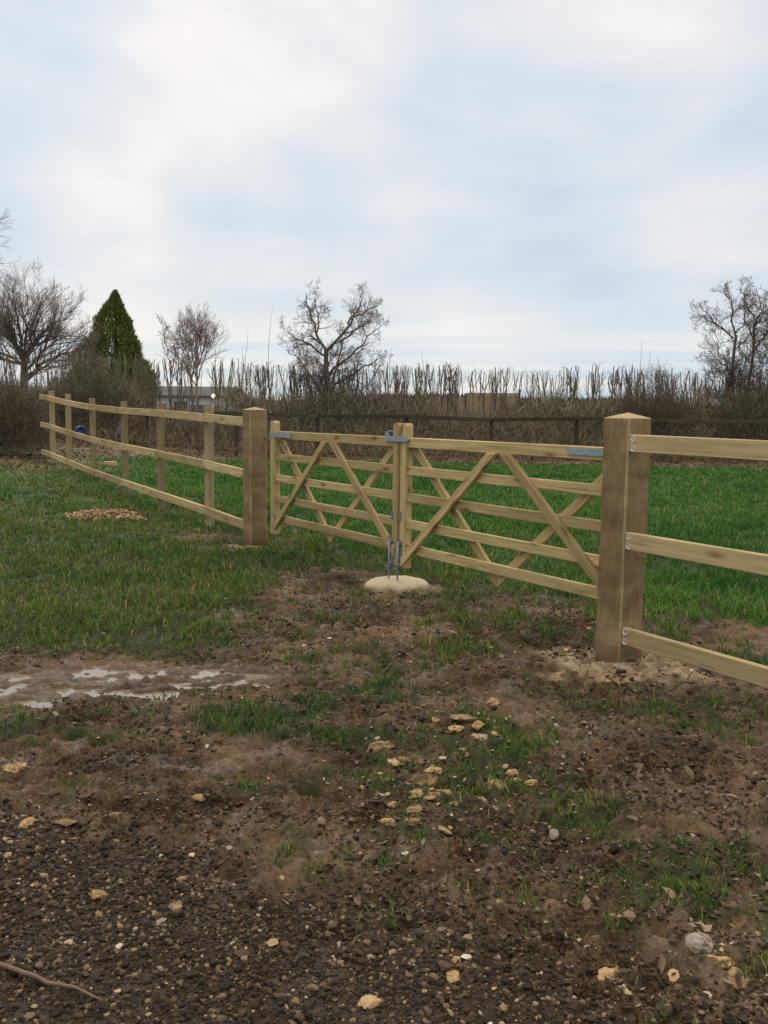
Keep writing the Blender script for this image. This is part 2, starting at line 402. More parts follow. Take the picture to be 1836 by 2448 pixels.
# puddle water
m, t_, b = newmat('muddy_water'); b.inputs['Base Color'].default_value = (.20, .15, .115, 1)
b.inputs['Roughness'].default_value = .04; b.inputs['Specular IOR Level'].default_value = .9
bn = t_.node('ShaderNodeBump'); bn.inputs['Strength'].default_value = .05
t_.link(t_.noise(t_.node('ShaderNodeNewGeometry').outputs['Position'], 12, 2), bn.inputs['Height']); t_.link(bn.outputs[0], b.inputs['Normal'])
gx = np.linspace(-3.0, -.45, 60); gy = np.linspace(4.1, 5.6, 40); GX, GY = np.meshgrid(gx, gy)
pk = puddle_m(GX, GY)
ii = np.arange(GX.size).reshape(GX.shape)
q4 = np.stack([ii[:-1, :-1], ii[:-1, 1:], ii[1:, 1:], ii[1:, :-1]], -1).reshape(-1, 4)
q4 = q4[(pk.ravel()[q4] > .02).all(1)]
me = np_mesh('puddle', np.stack([GX.ravel(), GY.ravel(), np.full(GX.size, WATER_Z)], 1), q4, smooth=True)
tag(link('puddle_water', me, m), 'shallow puddles of muddy water lying in the ruts at the left', 'water', kind='structure')

# ------------------------------------------------------------------ scatter helpers
def ico(sub):
    bm = bmesh.new(); bmesh.ops.create_icosphere(bm, subdivisions=sub, radius=1)
    bm.verts.ensure_lookup_table()
    V = np.array([v.co[:] for v in bm.verts]); F = np.array([[v.index for v in f.verts] for f in bm.faces]); bm.free()
    return V, F
def rotmats(n_, tilt=1.0):
    a = rng.random(n_) * 2 * np.pi; ax = rng.normal(size=(n_, 3)); ax /= np.linalg.norm(ax, axis=1)[:, None]
    th = a * tilt; K = np.zeros((n_, 3, 3))
    K[:, 0, 1] = -ax[:, 2]; K[:, 0, 2] = ax[:, 1]; K[:, 1, 0] = ax[:, 2]; K[:, 1, 2] = -ax[:, 0]; K[:, 2, 0] = -ax[:, 1]; K[:, 2, 1] = ax[:, 0]
    return np.eye(3)[None] + np.sin(th)[:, None, None] * K + (1 - np.cos(th))[:, None, None] * (K @ K)
def zrot(a):
    n_ = len(a); M_ = np.zeros((n_, 3, 3)); M_[:, 0, 0] = np.cos(a); M_[:, 0, 1] = -np.sin(a); M_[:, 1, 0] = np.sin(a); M_[:, 1, 1] = np.cos(a); M_[:, 2, 2] = 1
    return M_
def scatter(variants, F, pos, rot, scl, col):
    n_ = len(pos); vi = rng.integers(0, len(variants), n_)
    B = np.stack(variants)[vi] * scl[:, None, :]
    V = np.einsum('nij,nvj->nvi', rot, B) + pos[:, None, :]
    k = V.shape[1]; FF = (F[None] + (np.arange(n_) * k)[:, None, None]).reshape(-1, F.shape[1])
    return V.reshape(-1, 3), FF, np.repeat(col, k, 0)
def stonevars(sub, n_, amp=.35):
    V, F = ico(sub); out_ = []
    for i in range(n_):
        s_ = rng.random(3) * 50
        d_ = 1 + amp * (2 * fbm(V[:, 0] * 1.3 + s_[0] + V[:, 2], V[:, 1] * 1.3 + s_[1] - V[:, 2] * .7, 1.1, 3, i) - 1) + rng.normal(size=len(V)) * amp * .22
        W = V * d_[:, None]
        for _ in range(4):                                # chop facets
            nrm = rng.normal(size=3); nrm /= np.linalg.norm(nrm); dd = W @ nrm; lim = .55 + rng.random() * .3
            W = W - np.clip(dd - lim, 0, None)[:, None] * nrm
        out_.append(W)
    return out_, F
S1, F1 = stonevars(1, 10); S2, F2 = stonevars(3, 9, .38)
def pick(cols, wts, n_, var=.18):
    c = np.array(cols); w_ = np.array(wts, float); w_ /= w_.sum()
    k = rng.choice(len(c), n_, p=w_); return c[k] * (1 + rng.normal(size=(n_, 1)) * var).clip(.5, 1.6)

# gravel
N = 95000
gx_ = rng.uniform(-2.6, 1.9, N); gy_ = 1.5 + rng.random(N) ** .8 * 2.4
keep = gravel_m(gx_, gy_) ** 1.5 > rng.random(N) * .95 + .02; gx_, gy_ = gx_[keep], gy_[keep]; n_ = len(gx_)
r_ = np.exp(rng.normal(math.log(.0050), .42, n_)).clip(.003, .02)
scl = np.stack([r_ * rng.uniform(.9, 1.5, n_), r_ * rng.uniform(.8, 1.1, n_), r_ * rng.uniform(.45, .85, n_)], 1)
pos = np.stack([gx_, gy_, hgt(gx_, gy_) + scl[:, 2] * .35], 1)
cl = pick([(.016, .011, .007), (.034, .023, .014), (.072, .047, .028), (.13, .085, .048), (.24, .155, .080), (.30, .24, .18)], [32, 28, 20, 10, 4.5, 1.2], n_)
V, FF, cc = scatter(S1, F1, pos, zrot(rng.random(n_) * 6.28) @ rotmats(n_, .12), scl, cl)
STONE = tintmat('stone_chips', .7, .18)
tag(link('gravel', np_mesh('gravel', V, T=FF, col=cc), STONE), 'loose dark road planings with buff chips along the near edge', 'gravel', kind='stuff')

# mud clods and small tan chips
N = 150000
cy_ = 2 + rng.random(N) ** 1.5 * 6.5; cx_ = rng.uniform(-.62, .62, N) * (cy_ + .6)
gr_ = grass_m(cx_, cy_); kp = (rng.random(N) > gr_ * .8) & (rng.random(N) > gravel_m(cx_, cy_) * .9) & (rng.random(N) > puddle_m(cx_, cy_)) & (gline(cx_, cy_) < 1.0) & (fbm(cx_, cy_, 3.5, 3, 44) > rng.uniform(.35, .6, N))
cx_, cy_ = cx_[kp], cy_[kp]; n_ = len(cx_)
r_ = np.exp(rng.normal(math.log(.0042), .55, n_)).clip(.002, .026) * (.8 + .06 * cy_)
scl = np.stack([r_ * rng.uniform(.9, 1.6, n_), r_ * rng.uniform(.8, 1.2, n_), r_ * rng.uniform(.4, .8, n_)], 1)
cl = pick([(.020, .013, .008), (.050, .032, .019), (.10, .066, .042), (.18, .125, .08), (.30, .22, .14)], [5, 5, 3, 1.3, .25], n_, .2)
V, FF, cc = scatter(S1, F1, np.stack([cx_, cy_, hgt(cx_, cy_) + scl[:, 2] * .1], 1), zrot(rng.random(n_) * 6.28) @ rotmats(n_, .1), scl, cl)
tag(link('mud_clods', np_mesh('clods', V, T=FF, col=cc), tintmat('mud_clod', .7, .16)), 'trodden clods of brown mud strewn in front of the gate', 'mud', kind='stuff')

N = 9000
cx_ = rng.uniform(-2.4, 2.6, N); cy_ = 2 + rng.random(N) * 6
wt = .04 + .9 * ell(cx_, cy_, .25, 3.4, .45, .6, 0) + .9 * ell(cx_, cy_, .45, 4.1, .45, .35) + .5 * ell(cx_, cy_, .9, 2.3, .4, .3) + .9 * ell(cx_, cy_, 1.42, 5.2, .5, .36) + .12 * gravel_m(cx_, cy_) + .3 * ell(cx_, cy_, -1.3, 3.1, .4, .3)
kp = rng.random(N) < wt * .5; cx_, cy_ = cx_[kp], cy_[kp]; n_ = len(cx_)
r_ = np.exp(rng.normal(math.log(.008), .5, n_)).clip(.003, .022)
scl = np.stack([r_ * rng.uniform(1, 1.7, n_), r_, r_ * rng.uniform(.3, .6, n_)], 1)
cl = pick([(.32, .20, .095), (.40, .27, .135), (.22, .14, .07), (.44, .37, .27)], [4, 3, 3, 1], n_)
V, FF, cc = scatter(S1, F1, np.stack([cx_, cy_, hgt(cx_, cy_) + scl[:, 2] * .4], 1), zrot(rng.random(n_) * 6.28) @ rotmats(n_, .1), scl, cl)
tag(link('stone_crumbs', np_mesh('crumbs', V, T=FF, col=cc), STONE), 'small buff crumbs of limestone scattered through the mud', 'gravel', kind='stuff')

# heap of buff rubble on the grass at the left
n_ = 1100
a_ = rng.random(n_) * 6.28; q_ = np.sqrt(rng.random(n_))
hx = -3.74 + q_ * np.cos(a_) * .56; hy = 11.8 + q_ * np.sin(a_) * .26
hz = hgt(hx, hy) + (1 - q_ ** 1.5) * .14 * rng.random(n_) ** .5 + .005
r_ = rng.uniform(.010, .032, n_)
scl = np.stack([r_ * 1.2, r_, r_ * .6], 1)
cl = pick([(.36, .22, .12), (.28, .17, .09), (.46, .31, .17), (.12, .075, .045)], [4, 4, 2, 3], n_)
V, FF, cc = scatter(S1, F1, np.stack([hx, hy, hz], 1), rotmats(n_), scl, cl)
tag(link('rubble_heap', np_mesh('heap', V, T=FF, col=cc), STONE), 'low heap of broken buff rubble on the grass before the left fence', 'rubble', kind='stuff')

# ------------------------------------------------------------------ grass blades
def blades(x, y, h, wd, col, bend=.5):
    n_ = len(x); z_ = hgt(x, y) - .006
    az = rng.random(n_) * 6.28; la = rng.random(n_) * 6.28
    ln = rng.random(n_) ** .7 * bend * h
    wx, wy = np.cos(az) * wd * .5, np.sin(az) * wd * .5
    lx, ly = np.cos(la) * ln, np.sin(la) * ln
    V = np.zeros((n_, 7, 3))
    for k, (f, lf_, zf) in enumerate([(1.0, 0, 0), (.85, .22, .48), (.55, .6, .82)]):
        V[:, 2 * k, 0] = x - wx * f + lx * lf_; V[:, 2 * k, 1] = y - wy * f + ly * lf_
        V[:, 2 * k + 1, 0] = x + wx * f + lx * lf_; V[:, 2 * k + 1, 1] = y + wy * f + ly * lf_
        V[:, 2 * k, 2] = V[:, 2 * k + 1, 2] = z_ + h * zf
    V[:, 6, 0] = x + lx * 1.15; V[:, 6, 1] = y + ly * 1.15; V[:, 6, 2] = z_ + h * (1 - .25 * (ln / (h + 1e-6)))
    b0 = np.arange(n_)[:, None] * 7
    Q_ = np.concatenate([b0 + [0, 1, 3, 2], b0 + [2, 3, 5, 4]]); T_ = b0 + [4, 5, 6]
    return V.reshape(-1, 3), Q_, T_, np.repeat(col, 7, 0)
GREENS = [(.066, .130, .024), (.092, .165, .030), (.048, .096, .019), (.135, .195, .040), (.19, .18, .055), (.32, .24, .11)]
GRASS = tintmat('grass_blade', .6, .15, sub=.35)
# near and middle grass
N = 620000
u = rng.random(N); gy_ = 2.0 * (34 / 2.0) ** u ** .92; gx_ = rng.uniform(-.62, .62, N) * (gy_ + 1.2)
clump = fbm(gx_, gy_, 9, 2, 77)
pg = grass_m(gx_, gy_)
kp = rng.random(N) < pg * (.30 + 1.1 * ss(clump, .38, .68)) * (.48 + .52 * np.maximum(ss(gline(gx_, gy_), 0, 1), ss(gy_, 5.2, 6.5)))
gx_, gy_, pg = gx_[kp], gy_[kp], pg[kp]; n_ = len(gx_); print('blades', n_)
fieldness = ss(gline(gx_, gy_), .3, 1.5)
hh = (.022 + .048 * rng.random(n_) ** 1.5) * (.70 + .6 * pg) + .014 * fieldness
hh = hh * (.6 + .9 * fbm(gx_, gy_, 2.1, 2, 55)) * (.72 + .28 * np.maximum(ss(gline(gx_, gy_), 0, 1), ss(gy_, 5.2, 6)))
wd = .0028 + .00125 * gy_ * .75
gt = fbm(gx_, gy_, .9, 3, 91); 
colr = pick(GREENS, [6, 5, 5, 3.5, 1.8, 1.1], n_, .2)
colr = colr * (1 + (gt - .5)[:, None] * np.array([[1.5, .7, .8]]))
thatch = ss(fbm(gx_, gy_, 1.7, 4, 93, .65), .50, .68)
dead = rng.random(n_) < thatch * .38
colr[dead] = pick([(.30, .235, .11), (.20, .165, .07), (.36, .29, .16)], [3, 3, 1], int(dead.sum()), .2); hh[dead] *= .7
colr = colr * (1 - fieldness[:, None] * np.array([[.24, -.10, .10]]))
V, Q_, T_, cc = blades(gx_, gy_, hh, wd, colr, .95)
tag(link('grass', np_mesh('grass', V, Q_, T_, cc), GRASS), 'short green winter grass of the field and the verge, worn thin near the gate', 'grass', kind='stuff')

# leaf litter
def leaves(x, y, z_, size, col, tilt=.35):
    n_ = len(x)
    prof = np.array([(-1, 0, 0), (-.4, -.42, .12), (-.4, .42, .10), (.35, -.5, .16), (.35, .48, .2), (1, 0, .12), (0, 0, -.02)])
    T_ = np.array([(0, 1, 6), (0, 6, 2), (1, 3, 6), (6, 4, 2), (3, 5, 6), (6, 5, 4)])
    vars_ = [prof * np.array([1, rng.uniform(.7, 1.2), rng.uniform(-1.2, 2.2)]) + rng.normal(size=prof.shape) * .09 for _ in range(10)]
    scl_ = np.repeat(size[:, None], 3, 1)
    return scatter(vars_, T_, np.stack([x, y, z_], 1), zrot(rng.random(n_) * 6.28) @ rotmats(n_, tilt * .3), scl_, col)
N = 130000
lx = rng.uniform(-.6, .6, N); ly = 2.1 + rng.random(N) ** 1.5 * 9.5; lx = lx * (ly + .8)
wt = .35 + .6 * ell(lx, ly, 1.2, 3.3, 1.3, 1.2) + .4 * ell(lx, ly, 0, 6.5, 1.3, 1.2) - .5 * gravel_m(lx, ly) - .6 * ss(-lx, 1, 1.8) - .5 * ss(gline(lx, ly), 1, 2)
kp = rng.random(N) < wt * .42 * (fbm(lx, ly, 2.9, 3, 66) > .42); lx, ly = lx[kp], ly[kp]; n_ = len(lx)
cl = pick([(.045, .028, .016), (.085, .053, .030), (.15, .10, .06), (.27, .20, .13), (.38, .32, .25), (.20, .09, .04)], [7, 6, 3, 1.0, .2, .4], n_, .2)
V, FF, cc = leaves(lx, ly, hgt(lx, ly) + .006, np.exp(rng.normal(math.log(.0085), .55, n_)).clip(.004, .03), cl)
LEAF = tintmat('dead_leaf', .6, .2, sub=.12)
tag(link('leaf_litter', np_mesh('litter', V, T=FF, col=cc), LEAF), 'dead brown leaves trodden into the mud before the gate', 'leaves', kind='stuff')
N = 9000
lx = rng.uniform(-13, 14, N); ly = rng.uniform(17, 27, N)
kp = (grass_m(lx, ly) < .45) | (rng.random(N) < .04); lx, ly = lx[kp], ly[kp]; n_ = len(lx)
cl = pick([(.11, .065, .045), (.17, .10, .065), (.26, .18, .12), (.14, .06, .035)], [5, 4, 1, 2], n_, .2)
V, FF, cc = leaves(lx, ly, hgt(lx, ly) + .02, rng.uniform(.03, .06, n_), cl, .8)
tag(link('hedge_litter', np_mesh('hlitter', V, T=FF, col=cc), LEAF), 'reddish brown fallen leaves lying along the foot of the hedge', 'leaves', kind='stuff')

# ------------------------------------------------------------------ single stones
def stonemat(name, c, smear=.5):
    m, t_, b = newmat(name); p = t_.node('ShaderNodeTexCoord').outputs['Object']; oi = t_.node('ShaderNodeObjectInfo')
    rv = t_.node('ShaderNodeCombineXYZ'); t_.link(t_.math('MULTIPLY', oi.outputs['Random'], 20.), rv.inputs[0]); p2 = t_.vmath('ADD', p, rv.outputs[0])
    n_ = t_.noise(p2, 45, 5, .7); c_ = t_.ramp(n_, [(.3, tuple(v * .6 for v in c)), (.5, c), (.7, tuple(v * 1.3 for v in c))])
    c_ = t_.mix(1.0, c_, t_.ramp(oi.outputs['Random'], [(0, (.68, .64, .60)), (1, (1.15, 1.12, 1.1))]), 'MULTIPLY')
    sm = t_.smooth(t_.noise(p2, 24, 4, .65), .62 - smear * .2, .74 - smear * .2)
    t_.link(t_.mix(t_.math('MULTIPLY', sm, .85), c_, (.085, .054, .032)), b.inputs['Base Color']); b.inputs['Roughness'].default_value = .85; b.inputs['Specular IOR Level'].default_value = .15
    bn = t_.node('ShaderNodeBump'); bn.inputs['Strength'].default_value = .6; bn.inputs['Distance'].default_value = .004; t_.link(n_, bn.inputs['Height']); t_.link(bn.outputs[0], b.inputs['Normal'])
    return m
TAN = stonemat('buff_limestone', (.38, .25, .125), .4)
PALE = stonemat('pale_stone', (.32, .265, .22), .35)
TANS = [TAN, TAN, stonemat('brown_stone', (.25, .165, .09), .5), stonemat('muddy_stone', (.34, .225, .115), .9)]
def stone(x, y, size, label, group=None, mat=None, flat=.55, el=1.3, sink=.42, name='stone', cat='stone'):
    V0 = random.choice(S2); a = random.random() * 6.28; c, s = math.cos(a), math.sin(a)
    V = V0 * np.array([size * el, size, size * flat]); V = np.stack([V[:, 0] * c - V[:, 1] * s, V[:, 0] * s + V[:, 1] * c, V[:, 2]], 1)
    me = np_mesh('stone', V, T=F2, smooth=False)
    o = link(name, me, mat or random.choice(TANS)); o.location = (x, y, float(hgt(x, y)) + size * flat * (.10 if flat > .5 else .16))
    tag(o, label, cat, group); return o
ST = [(.18, 3.50, .042), (.24, 3.43, .036), (.14, 3.40, .036), (.20, 3.33, .03), (.47, 3.48, .036), (.40, 3.41, .030), (.11, 3.12, .034), (.13, 3.22, .026),
      (.03, 3.10, .022), (.30, 3.36, .024), (.22, 3.58, .028), (.62, 3.50, .024), (.55, 3.60, .02), (.05, 3.3, .022)]
for x, y, s in ST:
    stone(x, y, s, 'buff limestone lump in the cluster lying in the tufted mud at middle right', 'buff stones in the muddy grass')
for x, y, s in [(.09, 3.77, .042), (.0, 3.90, .045), (.06, 3.70, .03), (-.03, 3.82, .026)]:
    stone(x, y, s, 'flat buff stone sunk in mud left of the main stone cluster, further up', 'flat buff stones above the cluster', flat=.4)
for x, y, s in [(.40, 4.16, .04), (.46, 4.10, .036), (.35, 4.05, .03), (.55, 4.12, .028), (.50, 4.22, .025), (.36, 4.2, .024)]:
    stone(x, y, s, 'flat buff stone in the loose row below the muddy ground before the gatepost', 'buff stones towards the gatepost', flat=.4)
stone(.58, 4.50, .045, 'long flat buff stone alone in bare mud above the stone row', flat=.4)
stone(.46, 4.03, .05, 'pale grey stone beside the buff stones in the grass', mat=PALE, el=1.7)
stone(.92, 2.38, .038, 'pale pinkish white stone in wet leaves at lower right', mat=PALE, el=1.0, flat=.7)
stone(.62, 2.24, .030, 'left one of a touching pair of buff stones near bottom right', 'pair of buff stones')
stone(.675, 2.245, .028, 'right one of a touching pair of buff stones near bottom right', 'pair of buff stones')
stone(.97, 2.25, .034, 'round buff stone on bare mud at the lower right edge')
stone(-1.53, 3.55, .04, 'buff stone on smooth mud at the left edge of the picture')
stone(-1.27, 3.05, .028, 'buff stone on the dark planings at the left, beneath the smooth mud')
stone(-1.14, 3.07, .03, 'flat buff stone where the planings meet smooth mud at left', flat=.4)
stone(-.62, 2.55, .022, 'pale buff stone lying on planings at lower left')
stone(-.88, 2.62, .026, 'knobbly buff stone on the planings between two others at left')
stone(.63, 3.10, .026, 'pale stone with buff patch in mud below the tufts', mat=PALE)
stone(-.71, 3.32, .02, 'small buff stone in mud between planings and thin grass')
stone(1.35, 2.62, .035, 'large pale stone in the grass tufts at the right edge', mat=PALE)
stone(1.26, 2.72, .03, 'buff stone in the grass tufts by the right edge')
stone(.95, 2.32, .03, 'buff stone touching the pinkish white stone')
stone(.20, 2.25, .022, 'flat dull buff stone on the planings at bottom middle', flat=.35)
stone(-.02, 2.12, .024, 'rounded buff stone on the planings near the bottom edge')
o = stone(.02, 4.72, .011, 'small red scrap lying in the grass in front of the gate', mat=simple('red_scrap', (.55, .07, .04), .5), flat=.4, name='red_scrap', cat='litter')
# bark piece and larger leaves
for x, y, l_ in [(1.24, 3.70, 'pale curled leaf on mud, left of a pair under the right fence'), (1.31, 3.62, 'pale curled leaf on mud, right of a pair under the right fence'), (1.10, 3.66, 'upright pale leaf among tufts left of the paired leaves'), (1.42, 3.44, 'broad greyish leaf lying flat on bare mud at right'), (.92, 3.55, 'buff curled leaf in the grass at middle right')]:
    V, FF, cc = leaves(np.array([0.]), np.array([0.]), np.array([0.]), np.array([.034]), np.array([(.33, .26, .19)]), .9)
    o = link('dead_leaf', np_mesh('leaf', V, T=FF, col=cc, smooth=True), LEAF); o.location = (x, y, float(hgt(x, y)) + .014)
    tag(o, l_, 'leaf')

# ------------------------------------------------------------------ tubes
def tubes(lines, sides=5):
    """lines: list of (pts kx3, radii k)"""
    groups = {}
    for p, r__ in lines: groups.setdefault(len(p), []).append((p, r__))
    Vs, Qs, off = [], [], 0
    for k, L_ in groups.items():
        Pn = np.array([a for a, _ in L_], float); Rn = np.array([b_ for _, b_ in L_], float); n_ = len(Pn)
        T_ = np.gradient(Pn, axis=1); T_ /= np.linalg.norm(T_, axis=2)[..., None] + 1e-9
        ref = np.where(np.abs(T_[:, :1, 2:3]) > .8, np.array([[[1., 0.1, 0]]]), np.array([[[0.05, 0, 1.]]]))
        U = np.cross(T_, np.broadcast_to(ref, T_.shape)); U /= np.linalg.norm(U, axis=2)[..., None] + 1e-9
        W = np.cross(T_, U)
        a = np.arange(sides) * 2 * np.pi / sides
        ring = Pn[:, :, None] + Rn[:, :, None, None] * (np.cos(a)[None, None, :, None] * U[:, :, None] + np.sin(a)[None, None, :, None] * W[:, :, None])
        Vs.append(ring.reshape(-1, 3))
        base = off + (np.arange(n_) * k * sides)[:, None, None] + (np.arange(k - 1) * sides)[None, :, None]
        j = np.arange(sides)[None, None, :]; j2 = (j + 1) % sides
        Qs.append(np.stack([base + j, base + j2, base + sides + j2, base + sides + j], -1).reshape(-1, 4))
        off += n_ * k * sides
    return np.concatenate(Vs), np.concatenate(Qs)
def spline(pts, k):
    pts = np.array(pts, float); t0 = np.linspace(0, 1, len(pts)); t1 = np.linspace(0, 1, k)
    P_ = np.stack([np.interp(t1, t0, pts[:, i]) for i in range(3)], 1)
    for _ in range(2):
        P_[1:-1] = .25 * P_[:-2] + .5 * P_[1:-1] + .25 * P_[2:]
    return P_
def tube_mesh(name, pts, r_, sides=8, k=None, cap=True):
    P_ = spline(pts, k) if k else np.array(pts, float)
    rr = np.full(len(P_), r_) if np.isscalar(r_) else np.interp(np.linspace(0, 1, len(P_)), np.linspace(0, 1, len(r_)), r_)
    V, Q_ = tubes([(P_, rr)], sides)
    bm = bmesh.new(); vs = [bm.verts.new(v) for v in V]
    for q in Q_: bm.faces.new([vs[i] for i in q])
    if cap: bm.faces.new(vs[:sides][::-1]); bm.faces.new(vs[-sides:])
    bmesh.ops.recalc_face_normals(bm, faces=bm.faces)
    return bm_mesh(bm, name, True)
BARK_STICK = simple('wet_stick', (.13, .075, .045), .7, .3, 40)
sx = np.linspace(-1.02, -.70, 9); sy = np.linspace(2.22, 2.10, 9)
pts = [(a, b_, float(hgt(a, b_)) + .018 + .004 * math.sin(a * 30)) for a, b_ in zip(sx, sy)]
tag(link('stick', tube_mesh('stick', pts, [.007, .006, .003], 6), BARK_STICK), 'thin brown stick lying on planings in the bottom left corner', 'stick')

# ------------------------------------------------------------------ timber helpers
def prism(L_, w_, t__, ca=0, cb=0, bev=.004, seg=1):
    """board: local X along, Y thickness, Z width; ca/cb = x offset per unit z at either end"""
    bm = bmesh.new(); vs = []
    for y_ in (-t__ / 2, t__ / 2):
        vs.append([bm.verts.new((xx + zz_ * c_, y_, zz_)) for xx, c_, zz_ in ((0, ca, -w_ / 2), (L_, cb, -w_ / 2), (L_, cb, w_ / 2), (0, ca, w_ / 2))])
    a, b_ = vs
    bm.faces.new(a); bm.faces.new(b_[::-1])
    for i in range(4): bm.faces.new((a[i], b_[i], b_[(i + 1) % 4], a[(i + 1) % 4]))
    bmesh.ops.recalc_face_normals(bm, faces=bm.faces)
    if bev: bmesh.ops.bevel(bm, geom=list(bm.edges), offset=bev, segments=seg, profile=.5, affect='EDGES')
    return bm
def board(name, parent, a, b_, w_, t__, y_, mat, cutA=None, cutB=None, bev=.004):
    """in a frame with X=s, Z=up: centre line a(s,z) -> b(s,z), centre depth y_"""
    phi = math.atan2(b_[1] - a[1], b_[0] - a[0]); L_ = math.hypot(b_[0] - a[0], b_[1] - a[1])
    f = lambda c_: 0 if c_ is None else (math.tan(phi) if c_ == 'v' else -1 / math.tan(phi))
    me = bm_mesh(prism(L_, w_, t__, f(cutA), f(cutB), bev), name)
    mt = Matrix.Translation((a[0], y_, a[1])) @ Matrix.Rotation(-phi, 4, 'Y')
    return link(name, me, mat, parent, mt)
def merged(bms, name, smooth=False):
    bm = bmesh.new()
    for b_, mt in bms:
        me = bpy.data.meshes.new('tmp'); b_.to_mesh(me); b_.free(); me.transform(mt); bm.from_mesh(me); bpy.data.meshes.remove(me)
    return bm_mesh(bm, name, smooth)
def bolt_mesh(r_=.012):
    """coach bolt head on a washer, axis along -Y (towards the camera side)"""
    bm = bmesh.new()
    prof = [(.0, -.0095), (.55, -.0085), (.9, -.005), (1.0, -.002), (1.0, -.0018), (1.65, -.0018), (1.65, .001)]
    rings = []
    for q, y_ in prof:
        rings.append([bm.verts.new((q * r_ * math.cos(i * math.pi / 6), y_, q * r_ * math.sin(i * math.pi / 6))) for i in range(12)] if q else [bm.verts.new((0, y_, 0))])
    for i in range(12): bm.faces.new((rings[0][0], rings[1][i], rings[1][(i + 1) % 12]))
    for k in range(1, len(rings) - 1):
        for i in range(12): bm.faces.new((rings[k][i], rings[k + 1][i], rings[k + 1][(i + 1) % 12], rings[k][(i + 1) % 12]))
    bmesh.ops.recalc_face_normals(bm, faces=bm.faces)
    return bm_mesh(bm, 'bolt', False)
BOLT = bolt_mesh(.0115); BOLT.materials.append(metal('bright_galvanised_bolt', (.78, .80, .82), .4))
def bolt(parent, s, z_, y_, sc=1, name='bolt'):
    o = bpy.data.objects.new(name, BOLT); COL.objects.link(o); o.parent = parent; o.location = (s, y_, z_); o.scale = (sc, 1, sc); return o

# frame convention: X = along the gate line away from the near post, Y = towards the camera side (-g)
ROT = TH + math.pi / 2
def frame(name, s=0, g=0, z_=0): return empty(name, gl(s, g, z_), ROT)

# ------------------------------------------------------------------ big gateposts
def gatepost(s, z0, label, seed):
    H_ = 1.511; W_ = .205
    zs = [-.35] + list(np.linspace(0, H_ - .006, 40)) + [H_]
    V = []; rr = np.random.default_rng(seed)
    ch = .008 + .020 * np.array([fbm(np.array([k * .35]), np.array([c_ * 9.1]), 1, 3, seed)[0] - .35 for c_ in range(4) for k in range(len(zs))]).reshape(4, -1)
    for k, zz_ in enumerate(zs):
        ins = .006 if k == len(zs) - 1 else 0
        a = W_ / 2 - ins
        for c_, (ux, uy) in enumerate([(-1, -1), (1, -1), (1, 1), (-1, 1)]):
            q = max(.005, ch[c_, k])
            p1 = (ux * a, uy * (a - q)) if c_ in (0, 2) else (ux * (a - q), uy * a)
            p2 = (ux * (a - q), uy * a) if c_ in (0, 2) else (ux * a, uy * (a - q))
            V += [(*p1, zz_), (*p2, zz_)]
    bm = bmesh.new(); vs = [bm.verts.new(v) for v in V]; n8 = 8
    for k in range(len(zs) - 1):
        for i in range(n8):
            f = bm.faces.new([vs[k * 8 + i], vs[k * 8 + (i + 1) % 8], vs[(k + 1) * 8 + (i + 1) % 8], vs[(k + 1) * 8 + i]])
            f.material_index = 1 if i % 2 == 0 or k == len(zs) - 2 else 0
    ap = bm.verts.new((0, 0, H_ + .030)); top = vs[-8:]
    for i in range(8):
        f = bm.faces.new((top[i], top[(i + 1) % 8], ap)); f.material_index = 1
    bmesh.ops.recalc_face_normals(bm, faces=bm.faces)
    o = link('gatepost', bm_mesh(bm, 'gatepost'), [W_POST, W_ARRIS])
    o.location = gl(s + W_ / 2, W_ / 2, z0); o.rotation_euler = (0, 0, ROT)
    tag(o, label, 'gatepost', 'thick gateposts either side of the gates')
    return o
gatepost(0, -.01, 'thick brown sawn gatepost nearest the camera, between the right leaf and right fence', 3)
gatepost(LEN, .03, 'thick brown sawn gatepost between the left leaf of the gate and the left fence', 8)

# ------------------------------------------------------------------ gate leaves
def stile(name, root, s0, s1, y_, ztop, zbot, hand):
    # rounded head: corner radius at the top
    wd_ = s1 - s0; L_ = ztop - zbot; bm = bmesh.new(); prof = [(-wd_ / 2, 0), (wd_ / 2, 0)]
    for k in range(7):
        a = k / 6 * math.pi / 2; prof.append((wd_ / 2 - .028 + .028 * math.cos(a), L_ - .034 + .034 * math.sin(a)))
    for k in range(7):
        a = math.pi / 2 + k / 6 * math.pi / 2; prof.append((-wd_ / 2 + .028 + .028 * math.cos(a), L_ - .034 + .034 * math.sin(a)))
    # local X along (vertical), Z across
    a_ = [bm.verts.new((q, -.0375, -p)) for p, q in prof]; b_ = [bm.verts.new((q, .0375, -p)) for p, q in prof]
    bm.faces.new(a_); bm.faces.new(b_[::-1]); n_ = len(prof)
    for i in range(n_): bm.faces.new((a_[i], b_[i], b_[(i + 1) % n_], a_[(i + 1) % n_]))
    bmesh.ops.recalc_face_normals(bm, faces=bm.faces)
    bmesh.ops.bevel(bm, geom=[e for e in bm.edges if abs(e.verts[0].co.y - e.verts[1].co.y) < 1e-6], offset=.005, segments=2, affect='EDGES')
    return link(name, bm_mesh(bm, name), W_GATE, root, Matrix.Translation(((s0 + s1) / 2, y_, zbot)) @ Matrix.Rotation(-math.pi / 2, 4, 'Y'))
def plate(name, root, s0, s1, z0, z1, y_, th_=.006, mat=GALV, rnd=.012):
    bm = prism(s1 - s0, z1 - z0, th_, bev=0)
    es = [e for e in bm.edges if abs(e.verts[0].co.y - e.verts[1].co.y) > 1e-5]
    bmesh.ops.bevel(bm, geom=es, offset=rnd, segments=4, affect='EDGES')
    return link(name, bm_mesh(bm, name), mat, root, Matrix.Translation((s0, y_, (z0 + z1) / 2)))
